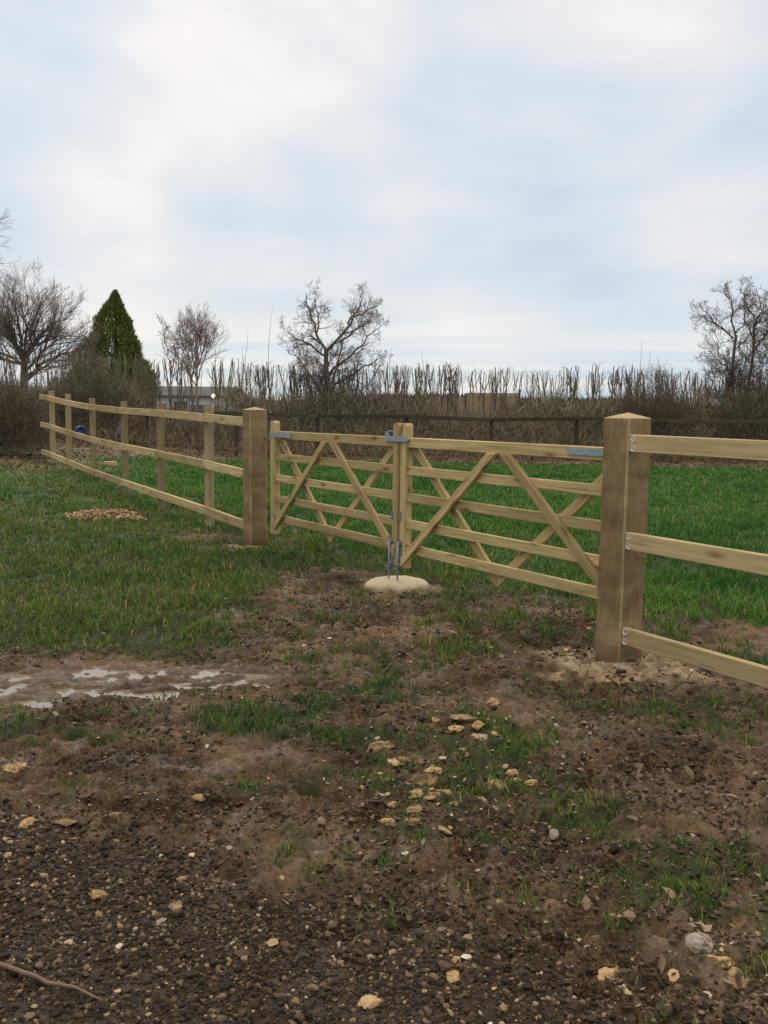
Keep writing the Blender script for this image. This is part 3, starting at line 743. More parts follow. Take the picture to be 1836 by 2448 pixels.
RZ = [(1.033, .075), (.803, .075), (.577, .075), (.367, .077)]
YS = -.1875
def leaf(label, sh0, sh1, sc0, sc1, A, B, Cc, Dd, tip, ox):
    """sh = hanging stile, sc = closing stile (world s of the gate line); ox = origin s"""
    r_ = frame('gate_leaf', ox, 0, 0)
    k = lambda p: (p[0] - ox, p[1])
    stile('hanging_stile', r_, sh0 - ox, sh1 - ox, YS, 1.42, .185, 0)
    stile('closing_stile', r_, sc0 - ox, sc1 - ox, YS, 1.43, .195, 1)
    lo, hi = min(sh1, sc1), max(sh0, sc0)
    board('top_rail', r_, k((lo - .0, 1.269)), k((hi + .0, 1.269)), .084, .066, YS, W_GATE)
    for z_, w_ in RZ: board('rail', r_, k((lo - .012, z_)), k((hi + .012, z_)), w_, .034, YS + .004, W_GATE)
    yf, yb = -.147, -.2225
    for P0, P1 in (A, B): board('front_brace', r_, k(P0), k(P1), .070, .034, yf, W_GATE, 'v', 'h')
    for P0, P1 in (Cc, Dd): board('back_brace', r_, k(P0), k(P1), .070, .034, yb, W_GATE, 'h', 'v')
    # bolts where braces cross rails
    for P0, P1 in (A, B):
        for z_, _ in RZ:
            q = (z_ - P0[1]) / (P1[1] - P0[1]); s_ = P0[0] + q * (P1[0] - P0[0])
            if lo - .02 < s_ < hi + .02 and q > 0.02: bolt(r_, s_ - ox, z_, yf + .0172)
    for P0, P1 in (Cc, Dd):
        for z_, _ in RZ:
            q = (z_ - P0[1]) / (P1[1] - P0[1]); s_ = P0[0] + q * (P1[0] - P0[0])
            if lo < s_ < hi and 0 < q < 1: bolt(r_, s_ - ox, z_ - .006, YS + .0212)
    tag(r_, label, 'gate', 'the pair of wooden gates')
    return r_
SH1 = (5.085, 5.185); SC1 = (2.664, 2.752); SC2 = (2.553, 2.636); SH2 = (.245, .335)
g1_ = leaf('far left wooden gate leaf hinged on the left gatepost', *SH1, *SC1,
           ((5.05, .285), (3.955, 1.227)), ((2.695, .315), (3.80, 1.227)),
           ((5.045, 1.21), (3.955, .275)), ((2.835, 1.21), (3.953, .275)), 3.955, 5.135)
g2_ = leaf('near right wooden gate leaf hinged on the right gatepost', *SH2, *SC2,
           ((2.585, .245), (1.42, 1.227)), ((.27, .41), (1.275, 1.227)),
           ((2.52, 1.225), (1.405, .265)), ((.32, 1.16), (1.403, .265)), 1.405, .29)
# hinge straps, hook pins, lower hinges
def strap(r_, ox, s0, s1, z0, z1, pin_s, zp):
    st = plate('hinge_strap', r_, s0 - ox, s1 - ox, z0, z1, -.146, .007)
    for q in (.15, .85): b_ = bolt(r_, s0 + q * (s1 - s0) - ox, (z0 + z1) / 2, -.1432, .9)
    link('hinge_pin', tube_mesh('pin', [(pin_s - ox, -.18, zp - .05), (pin_s - ox, -.18, zp + .06)], .0095, 10), GALVD, r_)
    for z_ in (zp,): link('hinge_eye', tube_mesh('eye', [(pin_s - ox, -.18, z_ - .022), (pin_s - ox, -.18, z_ + .022)], .016, 12), GALVD, r_)
strap(g1_, 5.135, 4.665, 5.19, 1.247, 1.297, 5.215, 1.27)
strap(g2_, .29, .235, .655, 1.255, 1.298, .222, 1.275)
plate('lower_hinge_plate', g1_, 5.085 - 5.135, 5.145 - 5.135, .39, .435, -.1465, .006); bolt(g1_, -.02, .412, -.143, .9)
link('lower_hinge', tube_mesh('lh', [(.02, -.18, .41), (.11, -.18, .41), (.11, -.18, .36)], .009, 8), GALVD, g1_)
link('lower_hinge', tube_mesh('lh', [(-.02, -.18, .41), (-.07, -.18, .41), (-.07, -.18, .36)], .009, 8), GALVD, g2_)
bolt(g2_, 2.49 - .29, .375, yf if False else -.1475, 1)
# post-mounted hook plates belong to the leaf hardware
for r_, ox, sp in ((g1_, 5.135, 5.374), (g2_, .29, .212)):
    link('hook', tube_mesh('hook', [(sp - ox, -.18, 1.225), (sp - ox + (.152 if sp < 1 else -.155) * (0.07 if sp < 1 else 1), -.18, 1.225)], .009, 8), GALVD, r_)
# drop bolts: guide brackets and rods
def dropbolt(r_, ox, s_, zlo, zhi):
    x = s_ - ox; y_ = -.118
    link('drop_bolt', tube_mesh('rod', [(x, y_, zlo), (x, y_, zhi)], .0075, 10), GALV, r_)
    b_ = []
    for z_ in (zhi - .02, zhi - .21):
        bb = prism(.042, .026, .034, bev=.004); b_.append((bb, Matrix.Translation((x - .021, -.133, z_))))
    bb = prism(.034, .235, .004, bev=.001); b_.append((bb, Matrix.Translation((x - .017, -.147, zhi - .12))))
    link('bolt_bracket', merged(b_, 'bracket'), GALVD, r_)
    link('bolt_handle', tube_mesh('handle', [(x, y_, zhi - .235), (x + .02, y_ + .012, zhi - .24), (x + .042, y_ + .016, zhi - .232)], .006, 8), GALVD, r_)
    link('bolt_head', tube_mesh('crank', [(x, y_, zhi), (x - .002, y_, zhi + .022), (x - .022 if ox < 1 else x + .028, y_, zhi + .03)], .0075, 8), GALVD, r_)
dropbolt(g1_, 5.135, 2.742, .085, .425); dropbolt(g2_, .29, 2.608, .085, .425)
plate('staple_plate', g1_, 2.735 - 5.135, 2.765 - 5.135, .60, .672, -.1465, .006, GALVD, .004); plate('staple_plate', g2_, 2.605 - .29, 2.642 - .29, .60, .675, -.1465, .006, GALVD, .004)
# throw-over latch holding the two heads together
plate('latch_bar', g2_, 2.50 - .29, 2.86 - .29, 1.276, 1.318, -.139, .014)
bolt(g2_, 2.535 - .29, 1.297, -.1325, .9)
link('latch_catch', tube_mesh('catch', [(2.845 - .29, -.141, 1.30), (2.852 - .29, -.145, 1.34), (2.845 - .29, -.165, 1.362), (2.83 - .29, -.19, 1.36), (2.82 - .29, -.20, 1.335)], .008, 8, 12), GALVD, g2_)
plate('catch_plate', g1_, 2.815 - 5.135, 2.875 - 5.135, 1.285, 1.352, -.1485, .006)

# concrete pad that takes the drop bolts
def mound():
    N_ = 56; rings = [(0, .085), (.25, .084), (.5, .078), (.7, .066), (.85, .046), (.95, .018), (1.03, -.06)]
    bm = bmesh.new(); vs = []
    for q, z_ in rings:
        row = []
        for i in range(N_):
            a = i / N_ * 2 * math.pi
            e = 1 + .11 * (float(fbm(np.array([math.cos(a) * 1.7 + 5]), np.array([math.sin(a) * 1.7 + 3]), 1.2, 3, 9)[0]) - .5) * 2
            jz = (float(fbm(np.array([q * math.cos(a) * 2 + 9]), np.array([q * math.sin(a) * 2 + 4]), 2, 3, 12)[0]) - .5) * .022
            row.append(bm.verts.new((q * e * .295 * math.cos(a), q * e * .235 * math.sin(a), z_ + jz * (q > .05))))
        vs.append(row)
    for k in range(1, len(rings) - 1):
        for i in range(N_): bm.faces.new((vs[k][i], vs[k][(i + 1) % N_], vs[k + 1][(i + 1) % N_], vs[k + 1][i]))
    c_ = vs[0][0]
    for i in range(N_): bm.faces.new((c_, vs[1][(i + 1) % N_], vs[1][i]))
    for v in vs[0][1:]: bm.verts.remove(v)
    bmesh.ops.recalc_face_normals(bm, faces=bm.faces)
    return bm_mesh(bm, 'pad', True)
m, t_, b = newmat('buff_concrete'); p_ = t_.node('ShaderNodeTexCoord').outputs['Object']
c_ = t_.ramp(t_.noise(p_, 60, 4, .7), [(.3, (.33, .25, .15)), (.5, (.50, .40, .26)), (.7, (.62, .52, .36))])
sp = t_.node('ShaderNodeSeparateXYZ'); t_.link(p_, sp.inputs[0])
dirt = t_.smooth(t_.math('ADD', sp.outputs[2], t_.math('MULTIPLY', t_.noise(p_, 9, 4), .10)), .105, .04)
c_ = t_.mix(t_.math('MULTIPLY', dirt, .8), c_, (.20, .125, .068)); t_.link(c_, b.inputs['Base Color']); b.inputs['Roughness'].default_value = .9
bn = t_.node('ShaderNodeBump'); bn.inputs['Strength'].default_value = .5; bn.inputs['Distance'].default_value = .006
t_.link(t_.noise(p_, 60, 4, .7), bn.inputs['Height']); t_.link(bn.outputs[0], b.inputs['Normal'])
o = link('concrete_pad', mound(), m); o.location = (.115, 7.66, .0)
tag(o, 'buff concrete dome under the meeting stiles, taking the drop bolts', 'concrete pad')

# ------------------------------------------------------------------ right fence
fr = frame('post_and_rail_fence', 0, 0, 0)
for z_, col_ in ((1.350, 0), (.767, 1), (.187, 2)):
    dz = -.002 if z_ > 1 else -.003
    board('rail', fr, (-.004, z_), (-3.7, z_ - .035), .103, .044, -.026, W_RAIL)
    for q in (.030, -.030): bolt(fr, -.035, z_ + q, -.0015, .95)
for s_ in (-1.95, -3.65):
    o = link('post', bm_mesh(prism(1.85, .10, .09, bev=.005), 'post'), W_PALEPOST, fr, Matrix.Translation((s_, -.097, -.35)) @ Matrix.Rotation(-math.pi / 2, 4, 'Y'))
tag(fr, 'near pale timber post and rail fence running off right from the near gatepost', 'fence', 'new timber fences')

# ------------------------------------------------------------------ left fence
FP = [(-2.29, 11.13), (-3.31, 12.77), (-4.35, 14.53), (-5.36, 16.03), (-6.29, 17.42), (-6.90, 18.2)]
TOPZ = [1.49, 1.54, 1.57, 1.63, 1.72, 1.81]; BOTZ = [.222, .27, .30, .37, .47, .56]
st_ = gl(LEN + .205, .0)
K = [(st_.x, st_.y)] + FP + [(-7.20, 18.56)]
TZ = [1.455] + TOPZ + [1.84]; BZ = [.19] + BOTZ + [.59]
fl = empty('post_and_rail_fence', (K[1][0], K[1][1], .05), 0)
def world_board(name, parent, A, B_, w_, t__, mat, bev=.004):
    A = Vector(A); B_ = Vector(B_); L_ = (B_ - A).length; X_ = (B_ - A).normalized()
    Yv = Vector((0, 0, 1)).cross(X_).normalized(); Zv = X_.cross(Yv)
    mt = Matrix((X_, Yv, Zv)).transposed().to_4x4(); mt.translation = A - parent.location
    return link(name, bm_mesh(prism(L_, w_, t__, bev=bev), name), mat, parent, mt)
for f_ in (0, .5, 1):
    for a_, b__ in ((0, 2), (2, 4), (4, 7)):
        # rails run over two or three bays; follow the posts
        for k in range(a_, b__):
            def zc(i):
                lo_, hi_ = BZ[i] + .052, TZ[i] - .052
                return lo_ + (hi_ - lo_) * f_
            A = (K[k][0], K[k][1], zc(k)); B_ = (K[k + 1][0], K[k + 1][1], zc(k + 1))
            d_ = Vector((B_[0] - A[0], B_[1] - A[1], 0)).normalized(); off = Vector((-d_.y, d_.x, 0)) * -1
            A = Vector(A) - off * .022 * -1; B_ = Vector(B_) - off * .022 * -1
            world_board('rail', fl, A, B_ + (B_ - A).normalized() * .002, .102, .042, W_RAIL, .003)
for k, (x, y) in enumerate(FP):
    d_ = Vector((K[k + 2][0] - K[k][0], K[k + 2][1] - K[k][1], 0)).normalized(); back = Vector((d_.y, -d_.x, 0))
    p_ = Vector((x, y, 0)) + back * .09
    zt = [1.585, 1.635, 1.665, 1.73, 1.83, 1.90][k]
    bm = prism(zt + .3, .14 if k < 2 else .125, .08, bev=.006)
    mt = Matrix.Translation(Vector((p_.x, p_.y, -.3)) - fl.location) @ Matrix.Rotation(math.atan2(d_.y, d_.x), 4, 'Z') @ Matrix.Rotation(-math.pi / 2, 4, 'Y')
    link('post', bm_mesh(bm, 'post'), W_PALEPOST, fl, mt)
tag(fl, 'far pale timber post and rail fence climbing left from the far gatepost', 'fence', 'new timber fences')

# ------------------------------------------------------------------ old field fence before the hedge
fo = empty('field_fence', (-1.5, 25, .3), 0)
FX = [-16.4, -13.9, -11.5, -9.1, -6.7, -4.2, -1.9, .6, 3.0, 5.4, 7.9, 10.3, 12.7, 15.2]
def fz(x): return 1.44 + .006 * max(0, -x) + .004 * math.sin(x * 1.3) * 6 - .03 * (math.sin(x * .7) > .6)
for a, b__ in zip(FX[:-1], FX[1:]):
    world_board('rail', fo, (a, 25, fz(a)), (b__ + .01, 25, fz(b__)), .10, .05, W_OLD)
for x in FX:
    mt = Matrix.Translation(Vector((x, 25.075, -.2)) - fo.location) @ Matrix.Rotation(-math.pi / 2, 4, 'Y')
    link('post', bm_mesh(prism(fz(x) + .22, .10, .08, bev=.006), 'post'), W_OLD, fo, mt)
tag(fo, 'old dark weathered rail fence along the front of the hedge', 'fence')

# ------------------------------------------------------------------ trees
def barkmat(name, c, var=.35, sc=20):
    return simple(name, c, .85, var, sc)
BARK = barkmat('dark_bark', (.10, .080, .058)); TWIG = barkmat('grey_brown_twig', (.19, .145, .115)); HAZEL = barkmat('hedge_stem', (.165, .135, .095))
BIRCHT = barkmat('birch_twig', (.26, .19, .17)); GREENB = barkmat('algae_bark', (.13, .125, .06))
def grow(lines, p, d, L_, r_, depth, P_):
    """recursive bare branch; appends polylines"""
    k = 5; pts = [np.array(p, float)]; d = np.array(d, float); d /= np.linalg.norm(d)
    for i in range(k - 1):
        d = d + rng.normal(size=3) * P_['wig'] + np.array([0, 0, P_['up']]) ; d /= np.linalg.norm(d)
        pts.append(pts[-1] + d * L_ / (k - 1))
    pts = np.array(pts); taper = P_.get('taper', .45)
    rr = np.linspace(r_, max(r_ * taper, P_['rmin']), k)
    lines[min(depth, len(lines) - 1)].append((pts, rr))
    if depth >= P_['depth']: return
    n_ = P_['kids'][min(depth, len(P_['kids']) - 1)]
    for j in range(n_):
        tpos = P_.get('start', .25) + (1 - P_.get('start', .25)) * (j + rng.random()) / n_
        f = tpos * (k - 1); i = min(int(f), k - 2); q = pts[i] + (pts[i + 1] - pts[i]) * (f - i)
        tang = pts[i + 1] - pts[i]; tang /= np.linalg.norm(tang)
        ax = rng.normal(size=3); ax -= ax @ tang * tang; ax /= np.linalg.norm(ax)
        an = P_['ang'] * (.6 + .8 * rng.random())
        dd = tang * math.cos(an) + ax * math.sin(an)
        grow(lines, q, dd, L_ * P_['ratio'] * (.7 + .6 * rng.random()) * (1.15 - .35 * tpos), max(rr[i] * .62, P_['rmin']), depth + 1, P_)
def tree(name, base, trunk, limbs, P_, label, cat, mats=(BARK, BARK, TWIG), group=None, limb_depth=1):
    """trunk: (pts, r0, r1); limbs: list of (pts, r0, r1) explicit; recursion dresses every limb"""
    r_ = empty(name, base); B_ = np.array(base)
    L3 = [[], [], [], [], []]
    tp = spline(trunk[0], 10)
    tl = [(tp - B_, np.linspace(trunk[1], trunk[2], 10))]
    limbs = list(limbs)
    for _i in range(P_.get('low', 0)):
        j_ = random.randint(3, 7); q_ = tp[j_]; a_ = random.random() * 6.28; L_ = random.uniform(.6, 1.15)
        e_ = q_ + np.array([math.cos(a_) * L_ * .75, math.sin(a_) * L_ * .5, L_ * random.uniform(.35, .9)])
        limbs.append(([tuple(q_), tuple(q_ * .5 + e_ * .5 + np.array([0, 0, -.08])), tuple(e_)], .024, .007))
    fork = np.array(trunk[0][-1], float); shr = P_.get('shr', 1)
    for pts, r0, r1 in limbs:
        pts = [fork + (np.array(q_, float) - fork) * np.array([shr, shr, shr if q_[2] > fork[2] - .3 else 1]) for q_ in pts]
        lp = spline(pts, 9); lp[1:-1] += rng.normal(size=(7, 3)) * .035
        rad_ = np.linspace(r0, r1, 9); L3[0].append((lp, rad_))
        n_ = P_['kids'][0]; seg = np.linalg.norm(np.diff(lp, axis=0), axis=1).sum()
        for j in range(n_):
            tpos = .12 + .88 * (j + rng.random()) / n_; f = tpos * 8; i = min(int(f), 7); q = lp[i] + (lp[i + 1] - lp[i]) * (f - i)
            tang = lp[i + 1] - lp[i]; tang /= np.linalg.norm(tang) + 1e-9
            ax = rng.normal(size=3); ax -= ax @ tang * tang; ax /= np.linalg.norm(ax); an = P_['ang'] * (.6 + .8 * rng.random())
            grow(L3, q, tang * math.cos(an) + ax * math.sin(an), P_['L1'] * (.6 + .8 * rng.random()) * (1.1 - .4 * tpos), max(rad_[i] * .5, P_['rmin']), 1, P_)
    V, Q_ = tubes(tl, 8); link('trunk', np_mesh('trunk', V, Q_, smooth=True), mats[0], r_)
    V, Q_ = tubes([(a - B_, b_) for a, b_ in L3[0] + L3[1]], 5); link('branches', np_mesh('branches', V, Q_, smooth=True), mats[1], r_)
    tw = [(a - B_, b_) for q in L3[2:] for a, b_ in q]
    if tw: V, Q_ = tubes(tw, 3); link('twigs', np_mesh('twigs', V, Q_, smooth=True), mats[2], r_)
    tag(r_, label, cat, group); return r_

# central thorn tree standing in the hedge
P1 = dict(low=8, shr=.86, wig=.16, up=.05, kids=[8, 5, 4, 3], depth=4, ratio=.60, ang=.80, rmin=.0030, L1=.50, taper=.4)
tree('hawthorn_tree', (-1.62, 27, .3), ([(-1.62, 27, .2), (-1.66, 27, 1.6), (-1.80, 27, 2.7), (-1.80, 27, 3.42)], .11, .065),
     [([(-1.65, 27, 1.5), (-1.2, 27, 2.1), (-.8, 26.9, 2.7), (-.55, 26.9, 3.3)], .035, .009), ([(-1.64, 27, 1.3), (-2.2, 27, 1.9), (-2.5, 27, 2.6), (-2.75, 27, 3.2)], .035, .009), ([(-1.64, 27, 1.2), (-1.0, 27, 1.7), (-.4, 27, 2.3), (.1, 27, 3.0)], .03, .009), ([(-1.66, 27, 1.6), (-1.75, 26.8, 2.5), (-2.2, 26.8, 3.2)], .03, .009),
      ([(-1.80, 27, 3.40), (-2.15, 27.1, 3.95), (-2.42, 27.1, 4.6), (-2.50, 27, 5.35)], .05, .012),
      ([(-1.80, 27, 3.35), (-1.35, 26.9, 3.75), (-1.05, 26.9, 4.35), (-.62, 26.9, 4.75), (.02, 26.8, 4.92)], .055, .012),
      ([(-1.05, 26.9, 4.3), (-.75, 27.2, 4.75), (-.60, 27.2, 5.15)], .03, .01),
      ([(-2.15, 27.1, 3.9), (-2.05, 27.3, 4.5), (-2.25, 27.4, 5.15)], .03, .01),
      ([(-1.80, 27, 3.2), (-2.3, 26.8, 3.55), (-2.75, 26.8, 3.75), (-3.1, 26.8, 3.95)], .035, .01),
      ([(-1.75, 27, 2.6), (-1.2, 26.9, 3.1), (-.7, 27, 3.45), (-.3, 27, 3.9), (.05, 27.0, 4.2)], .045, .01),
      ([(-1.70, 27, 2.2), (-1.1, 27.1, 2.6), (-.4, 27, 2.95), (.25, 27, 3.25)], .04, .01),
      ([(-1.70, 27, 2.0), (-1.45, 26.8, 2.8), (-1.3, 26.8, 3.3), (-1.2, 26.8, 3.8)], .04, .01),
      ([(-1.68, 27, 1.8), (-2.3, 27.2, 2.5), (-2.6, 27.2, 3.0), (-3.0, 27.2, 3.4)], .035, .01),
      ([(-1.3, 26.9, 3.7), (-.9, 26.7, 3.9), (-.4, 26.7, 4.35), (-.2, 26.7, 4.4)], .03, .009)], P1,
     'bare dark thorn tree with spreading crooked limbs rising from the hedge centre', 'tree')

# big bare tree at the left
P2 = dict(shr=.90, wig=.07, up=.07, kids=[13, 5, 4, 3], depth=4, ratio=.58, ang=.55, rmin=.0025, L1=.98, taper=.4)
lb = []
for q in [(-15.2, 29.5, 4.6), (-14.3, 30.4, 5.5), (-13.4, 29.6, 6.0), (-12.7, 30.3, 5.9), (-11.9, 30, 5.9), (-11.2, 29.6, 5.6), (-10.5, 30.2, 5.15), (-10.0, 29.8, 4.6), (-9.8, 30.1, 4.0), (-10.3, 29.5, 3.6), (-15.0, 30.1, 3.8), (-13.2, 30.8, 4.8), (-11.1, 29.2, 4.5), (-12.3, 29.2, 4.8)]:
    s_ = (-12.1, 30, 2.3 + random.random() * 1.0)
    mid = (s_[0] * .5 + q[0] * .5, s_[1] * .5 + q[1] * .5, s_[2] * .38 + q[2] * .62 - .15)
    lb.append(([s_, mid, (q[0], q[1], q[2] - .35)], .060, .012))
tree('bare_tree', (-12.1, 30, .6), ([(-12.1, 30, .3), (-12.15, 30, 1.8), (-12.1, 30, 3.4)], .20, .10), lb, P2,
     'large bare broad crowned tree with dense upswept twigs at far left', 'tree')
# leaning neighbour whose twigs enter at the left edge
P2b = dict(wig=.15, up=.05, kids=[7, 5, 4], depth=3, ratio=.55, ang=.6, rmin=.0042, L1=1.3, taper=.4)
tree('bare_tree', (-16.5, 31, .7), ([(-16.5, 31, .4), (-16.4, 31, 3), (-15.9, 31, 5)], .2, .1),
     [([(-15.9, 31, 4.8), (-15.0, 31, 6.2), (-14.2, 31, 7.3)], .06, .012), ([(-15.9, 31, 5.0), (-14.8, 31, 6.6), (-13.7, 31, 7.7)], .05, .010), ([(-16, 31, 4.6), (-15.2, 30.5, 5.6), (-14.1, 30.6, 6.2)], .05, .012), ([(-16, 31, 4.5), (-16.8, 31, 6.6), (-16.5, 31, 8.2)], .06, .012), ([(-16.1, 31, 4), (-17.4, 31, 5.6), (-18.4, 31, 6.6)], .05, .012)], P2b,
     'taller bare tree mostly beyond the left edge, only its twig tips showing', 'tree')
# birch beyond
P3 = dict(shr=.78, wig=.08, up=.04, kids=[10, 6, 4, 3], depth=4, ratio=.56, ang=.36, rmin=.0030, L1=.85, taper=.4)
lb = [([(-8.45, 40, z0), (-8.45 + dx * .55, 40 + dy * .5, z0 + (z1 - z0) * .6), (-8.45 + dx, 40 + dy, z1)], .035, .009) for z0, dx, dy, z1 in
      [(3.0, -.9, .2, 4.7), (3.1, -.55, -.2, 5.3), (3.3, -.15, .1, 5.9), (3.4, .25, -.2, 5.6), (3.2, .6, .1, 5.0), (2.9, .85, -.1, 4.5), (2.6, -1.0, 0, 4.1), (3.6, .05, .2, 5.4)]]
tree('birch_tree', (-8.45, 40, .6), ([(-8.45, 40, .3), (-8.45, 40, 2), (-8.42, 40, 4.2)], .085, .03), lb, P3,
     'slender bare birch with fine purplish twigs behind the hedge near the low building', 'tree', mats=(BIRCHT, BIRCHT, BIRCHT))
# small saplings flanking the conifer
P4 = dict(wig=.12, up=.06, kids=[6, 4], depth=3, ratio=.5, ang=.6, rmin=.0055, L1=.6, taper=.4)
tree('sapling', (-7.9, 33, .6), ([(-7.9, 33, .3), (-7.95, 33, 2), (-7.9, 33, 3.4)], .05, .02), [([(-7.9, 33, 3.2), (-8.1, 33, 4.0), (-8.2, 33, 4.5)], .02, .007), ([(-7.9, 33, 3.1), (-7.7, 33, 3.8), (-7.65, 33, 4.4)], .02, .007), ([(-7.9, 33, 2.8), (-7.5, 33, 3.3), (-7.2, 33, 3.8)], .02, .007)], P4,
     'small bare sapling just right of the conifer', 'tree')
# right-hand trees
P5 = dict(low=9, shr=.88, wig=.14, up=.05, kids=[8, 5, 4, 2], depth=4, ratio=.56, ang=.75, rmin=.0030, L1=.48, taper=.4)
tree('bare_tree', (10.45, 27, .5), ([(10.45, 27, .3), (10.40, 27, 2.0), (10.45, 27, 3.4), (10.50, 27, 4.0)], .065, .04),
     [([(10.50, 27, 3.9), (10.35, 27, 4.7), (10.15, 27, 5.2), (10.05, 27, 5.45)], .03, .009), ([(10.40, 27, 3.9), (10.00, 27, 4.25), (9.65, 27, 4.55), (9.25, 27, 4.95)], .03, .009), ([(10.45, 27, 4.0), (10.80, 27, 4.6), (10.60, 26.8, 5.2)], .025, .009),
      ([(10.10, 27, 4.2), (9.60, 27.2, 4.5), (9.30, 27.2, 4.65)], .02, .008), ([(10.40, 27, 2.9), (10.00, 27, 3.4), (9.80, 27, 4.0)], .025, .008), ([(10.40, 27, 1.6), (9.90, 27, 2.4), (9.70, 27, 3.1)], .025, .008), ([(10.40, 27, 2.1), (10.80, 27, 2.9), (10.90, 27, 3.7)], .025, .008)], P5,
     'left of the leaning bare trees at the right edge, with a limb reaching left', 'tree')
tree('bare_tree', (11.05, 27.2, .5), ([(11.05, 27.2, .3), (10.90, 27.2, 1.9), (11.15, 27.2, 3.2), (11.10, 27.2, 4.4)], .07, .035),
     [([(11.10, 27.2, 4.3), (11.30, 27.2, 4.9), (11.10, 27.2, 5.55)], .03, .009), ([(11.10, 27.2, 4.2), (11.45, 27.2, 4.7), (11.80, 27.2, 5.3)], .03, .009), ([(11.10, 27.2, 3.9), (10.70, 27.2, 4.6), (10.80, 27.2, 5.1)], .025, .009), ([(11.10, 27.2, 4.5), (10.75, 27.2, 5.1), (10.55, 27.2, 5.5)], .025, .009)], P5,
     'middle one of the leaning bare trees at the right edge, tallest', 'tree')
tree('bare_tree', (11.40, 27.0, .5), ([(11.30, 27, .3), (11.45, 27, 2.2), (11.90, 27, 3.6), (12.00, 27, 4.3)], .065, .035),
     [([(12.00, 27, 4.2), (11.80, 27, 4.8), (12.05, 27, 5.3)], .03, .009), ([(11.45, 27, 1.6), (11.9, 27, 2.4), (12.4, 27, 3.1)], .03, .008), ([(11.45, 27, 1.8), (11.2, 27, 2.6), (11.3, 27, 3.4)], .03, .008), ([(11.90, 27, 3.6), (12.50, 27, 4.3), (12.80, 27, 5.1)], .03, .009), ([(11.90, 27, 3.7), (11.50, 27, 4.3), (11.40, 27, 4.8)], .025, .009), ([(11.70, 27, 3.2), (12.20, 27, 3.5), (12.90, 27, 4.0)], .025, .009)], P5,
     'rightmost of the leaning bare trees, cut by the right edge', 'tree')

# conifer
def conifer(x, y, zb, zt, rl, rr_, label):
    r_ = empty('conifer', (x, y, zb))
    link('trunk', tube_mesh('trunk', [(0, 0, 0), (0, 0, (zt - zb) * .5), (0, 0, (zt - zb) * .93)], [.16, .08, .02], 8, 8), BARK, r_)
    n_ = 46000; H_ = zt - zb
    q = rng.random(n_) ** 1.35                                   # 0 base .. 1 top
    a = rng.random(n_) * 6.28
    prof = np.interp(q, [0, .15, .35, .55, .75, .9, 1], [1.3, 1.28, 1.06, .78, .50, .22, .01])
    lob = .50 + 1.0 * fbm(a * 2.4 + 3, q * 11, 1, 4, 17, .7); side = 1.12 * np.where(np.cos(a) < 0, rl * np.interp(q, [0, .4, .7, 1], [1, .86, .72, .7]), rr_)
    rad_ = side * prof * lob * (.55 + .45 * rng.random(n_) ** .5)
    px = np.cos(a) * rad_; py = np.sin(a) * rad_ * .9; pz = q * H_
    dirv = np.stack([np.cos(a) * .45, np.sin(a) * .45, np.full(n_, 1.0)], 1) + rng.normal(size=(n_, 3)) * .35
    dirv /= np.linalg.norm(dirv, axis=1)[:, None]; L_ = (rng.uniform(.08, .30, n_) * (1.2 - .8 * q))[:, None]
    sd_ = np.cross(dirv, rng.normal(size=(n_, 3))); sd_ /= np.linalg.norm(sd_, axis=1)[:, None]; sd_ *= rng.uniform(.012, .03, n_)[:, None]
    P_ = np.stack([px, py, pz], 1)
    V = np.stack([P_ - sd_, P_ + sd_, P_ + dirv * L_], 1).reshape(-1, 3); T_ = np.arange(n_ * 3).reshape(-1, 3)
    cl = pick([(.10, .13, .030), (.15, .185, .040), (.20, .235, .055), (.07, .085, .026)], [4, 4, 2, 3], n_, .2)
    cl = cl * (.75 + .6 * fbm(a * 3, q * 12, 1, 2, 23))[:, None]
    link('crown', np_mesh('crown', V, T=T_, col=np.repeat(cl, 3, 0)), tintmat('conifer_spray', .7, .2, sub=.15), r_)
    tag(r_, label, 'tree')
conifer(-9.6, 32, .5, 5.72, 2.0, 1.05, 'dark green pointed conifer standing behind the left end of the hedge')

